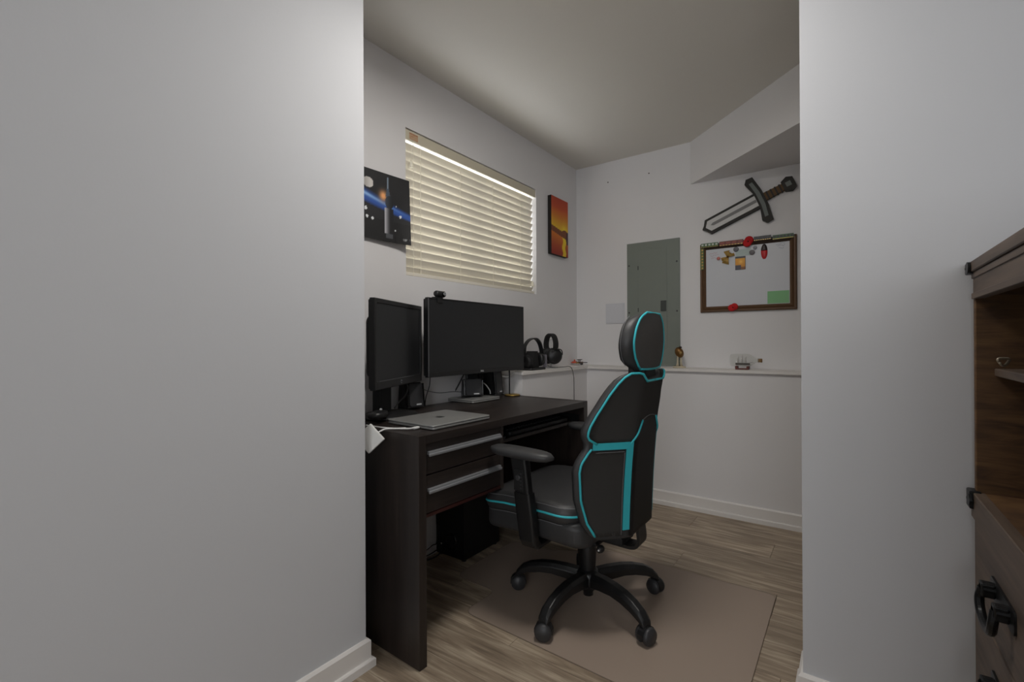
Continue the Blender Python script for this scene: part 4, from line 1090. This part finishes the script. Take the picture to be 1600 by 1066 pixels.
# ------------------------------------------------------------------ cabinet in the front room
cb = thing('rustic_cabinet', 'brown rustic wooden cabinet with open shelf and drawers against the wall', 'cabinet', (.241, 1.577, 0))
CL, CD = 1.10, .44          # length towards the camera, depth
def cbox(name, x0, x1, y0, y1, z0, z1, m_, bevel=.002, parent=None):
    b = BM(); box(b, x0, x1, -y1, -y0, z0, z1, bevel, 1); return obj(name, b, m_, parent or cb)
cbox('top_board', -.006, CD, -.012, CL+.012, 1.222, 1.247, CAB)
cbox('apron', .002, .022, .003, CL-.003, 1.158, 1.221, CAB)
cbox('apron_moulding', -.001, .004, .003, CL-.003, 1.158, 1.172, CAB, .001)
cbox('apron_moulding', -.001, .004, .003, CL-.003, 1.207, 1.221, CAB, .001)
cbox('end_panel', .003, CD, 0, .018, .02, 1.221, CAB_IN)
cbox('end_panel', .003, CD, CL-.018, CL, .02, 1.221, CAB_IN)
cbox('back_panel', CD-.015, CD-.002, .018, CL-.018, .694, 1.221, CAB_IN, 0)
cbox('shelf', .035, CD-.016, .019, CL-.019, .974, .992, CAB)
cbox('counter', .0, CD, .0185, CL-.0185, .684, .694, CAB_IN, 0)
cbox('counter_front', -.003, .02, -.001, CL+.001, .632, .6945, CAB)
cbox('plinth', .01, CD, .018, CL-.018, 0, .06, CAB)
for k, (z0, z1) in enumerate(((.433, .627), (.236, .428), (.065, .231))):
    dz = cbox('drawer', .002, .030, .010, CL-.010, z0, z1, CAB)
    for yc in (.27, .80):
        zc_ = (z0+z1)/2+.012
        M = axes(Vector((.002, -yc, zc_)), Vector((0, -1, 0)), Vector((0, 0, 1)), Vector((-1, 0, 0)))  # local x towards camera, y up, z out
        b = BM(); prism(b, rounded([(-.088, -.022), (.088, -.022), (.088, .022), (-.088, .022)], .010, 4), 0, .004, M)
        h_ = BM()
        for xx in (-.052, .052):
            lathe(b, [(.013, .0), (.013, .020), (.009, .024)], 14, M @ Matrix.Translation((xx, .004, .002)))
            box(b, xx-.012, xx+.012, -.012, .016, .004, .026, .003, M=M)
        P = smooth_path([(-.052, .004, .022), (-.056, -.020, .026), (-.040, -.044, .026), (0, -.052, .026), (.040, -.044, .026), (.056, -.020, .026), (.052, .004, .022)], 5)
        tube(b, [M @ p_ for p_ in P], .008, 10)
        h_.free()
        obj('pull_handle', b, IRON, dz)
for y0 in (-.012,):
    for z0, z1 in ((1.218, 1.246), (.655, .698)):
        b = BM(); box(b, -.010, .012, -.026, .013, z0, z1, .003); lathe(b, [(.014, 0), (.014, .005)], 14, axes(Vector((-.007, -.024, (z0+z1)/2)), Vector((0, 1, 0)), Vector((0, 0, 1)), Vector((-1, 0, 0)))); br_ = obj('corner_bracket', b, IRON, cb)
        b = BM(); lathe(b, [(.004, .0), (.003, .003)], 10, axes(Vector((-.0095, -.006, (z0+z1)/2)), Vector((0, 1, 0)), Vector((0, 0, 1)), Vector((-1, 0, 0)))); obj('rivet', b, BLACK, br_)
for z in (.80, .86, .92, 1.04, 1.10):
    b = BM(); lathe(b, [(.004, 0), (.0035, .001)], 8, axes(Vector((.11, -.018, z)), Vector((1, 0, 0)), Vector((0, 0, 1)), Vector((0, -1, 0)))); obj('shelf_pin_hole', b, BLACK_M, cb)
# small triangular ring standing on the shelf
tri = rounded([(-.0145, .021), (.0145, .021), (.0, 0)], .0095, 6)
b = BM(); M = axes(Vector((.287, 1.535, .9925)), Vector((.9, .43, 0)).normalized(), Vector((0, 0, 1)), Vector((.43, -.9, 0)).normalized())
tube(b, [M @ Vector((x, y+.003, 0)) for x, y in tri+tri[:1]], .0030, 8)
tag(obj('triangular_ring', b, mat('ring_pale', srgb(150, 140, 122), .4, .4), None, True), 'small pale triangular ring on the open cabinet shelf', 'ring')

# ------------------------------------------------------------------ ceiling lamp of the front room (lights the near walls)
lp = thing('ceiling_lamp', 'round white flush ceiling lamp', 'ceiling lamp', (-.68, 1.27, ZC))
b = BM(); lathe(b, [(.21, 0), (.21, -.02), (.205, -.025)], 32); obj('base', b, WHITE_P, lp, True)
em_ = bpy.data.materials.new('lamp_glow'); em_.use_nodes = True
pe = em_.node_tree.nodes['Principled BSDF']; pe.inputs['Emission Color'].default_value = (1, .96, .9, 1); pe.inputs['Emission Strength'].default_value = 3.5
b = BM(); lathe(b, [(.195, -.026), (.175, -.05), (.11, -.068), (.002, -.075)], 32); obj('diffuser', b, em_, lp, True)
ll = bpy.data.lights.new('lamp_light', 'AREA'); ll.shape = 'DISK'; ll.size = .38; ll.energy = 11; ll.color = (1, .965, .92)
lo = bpy.data.objects.new('lamp_light', ll); COL.objects.link(lo); lo.parent = lp; lo.location = (0, 0, -.085)
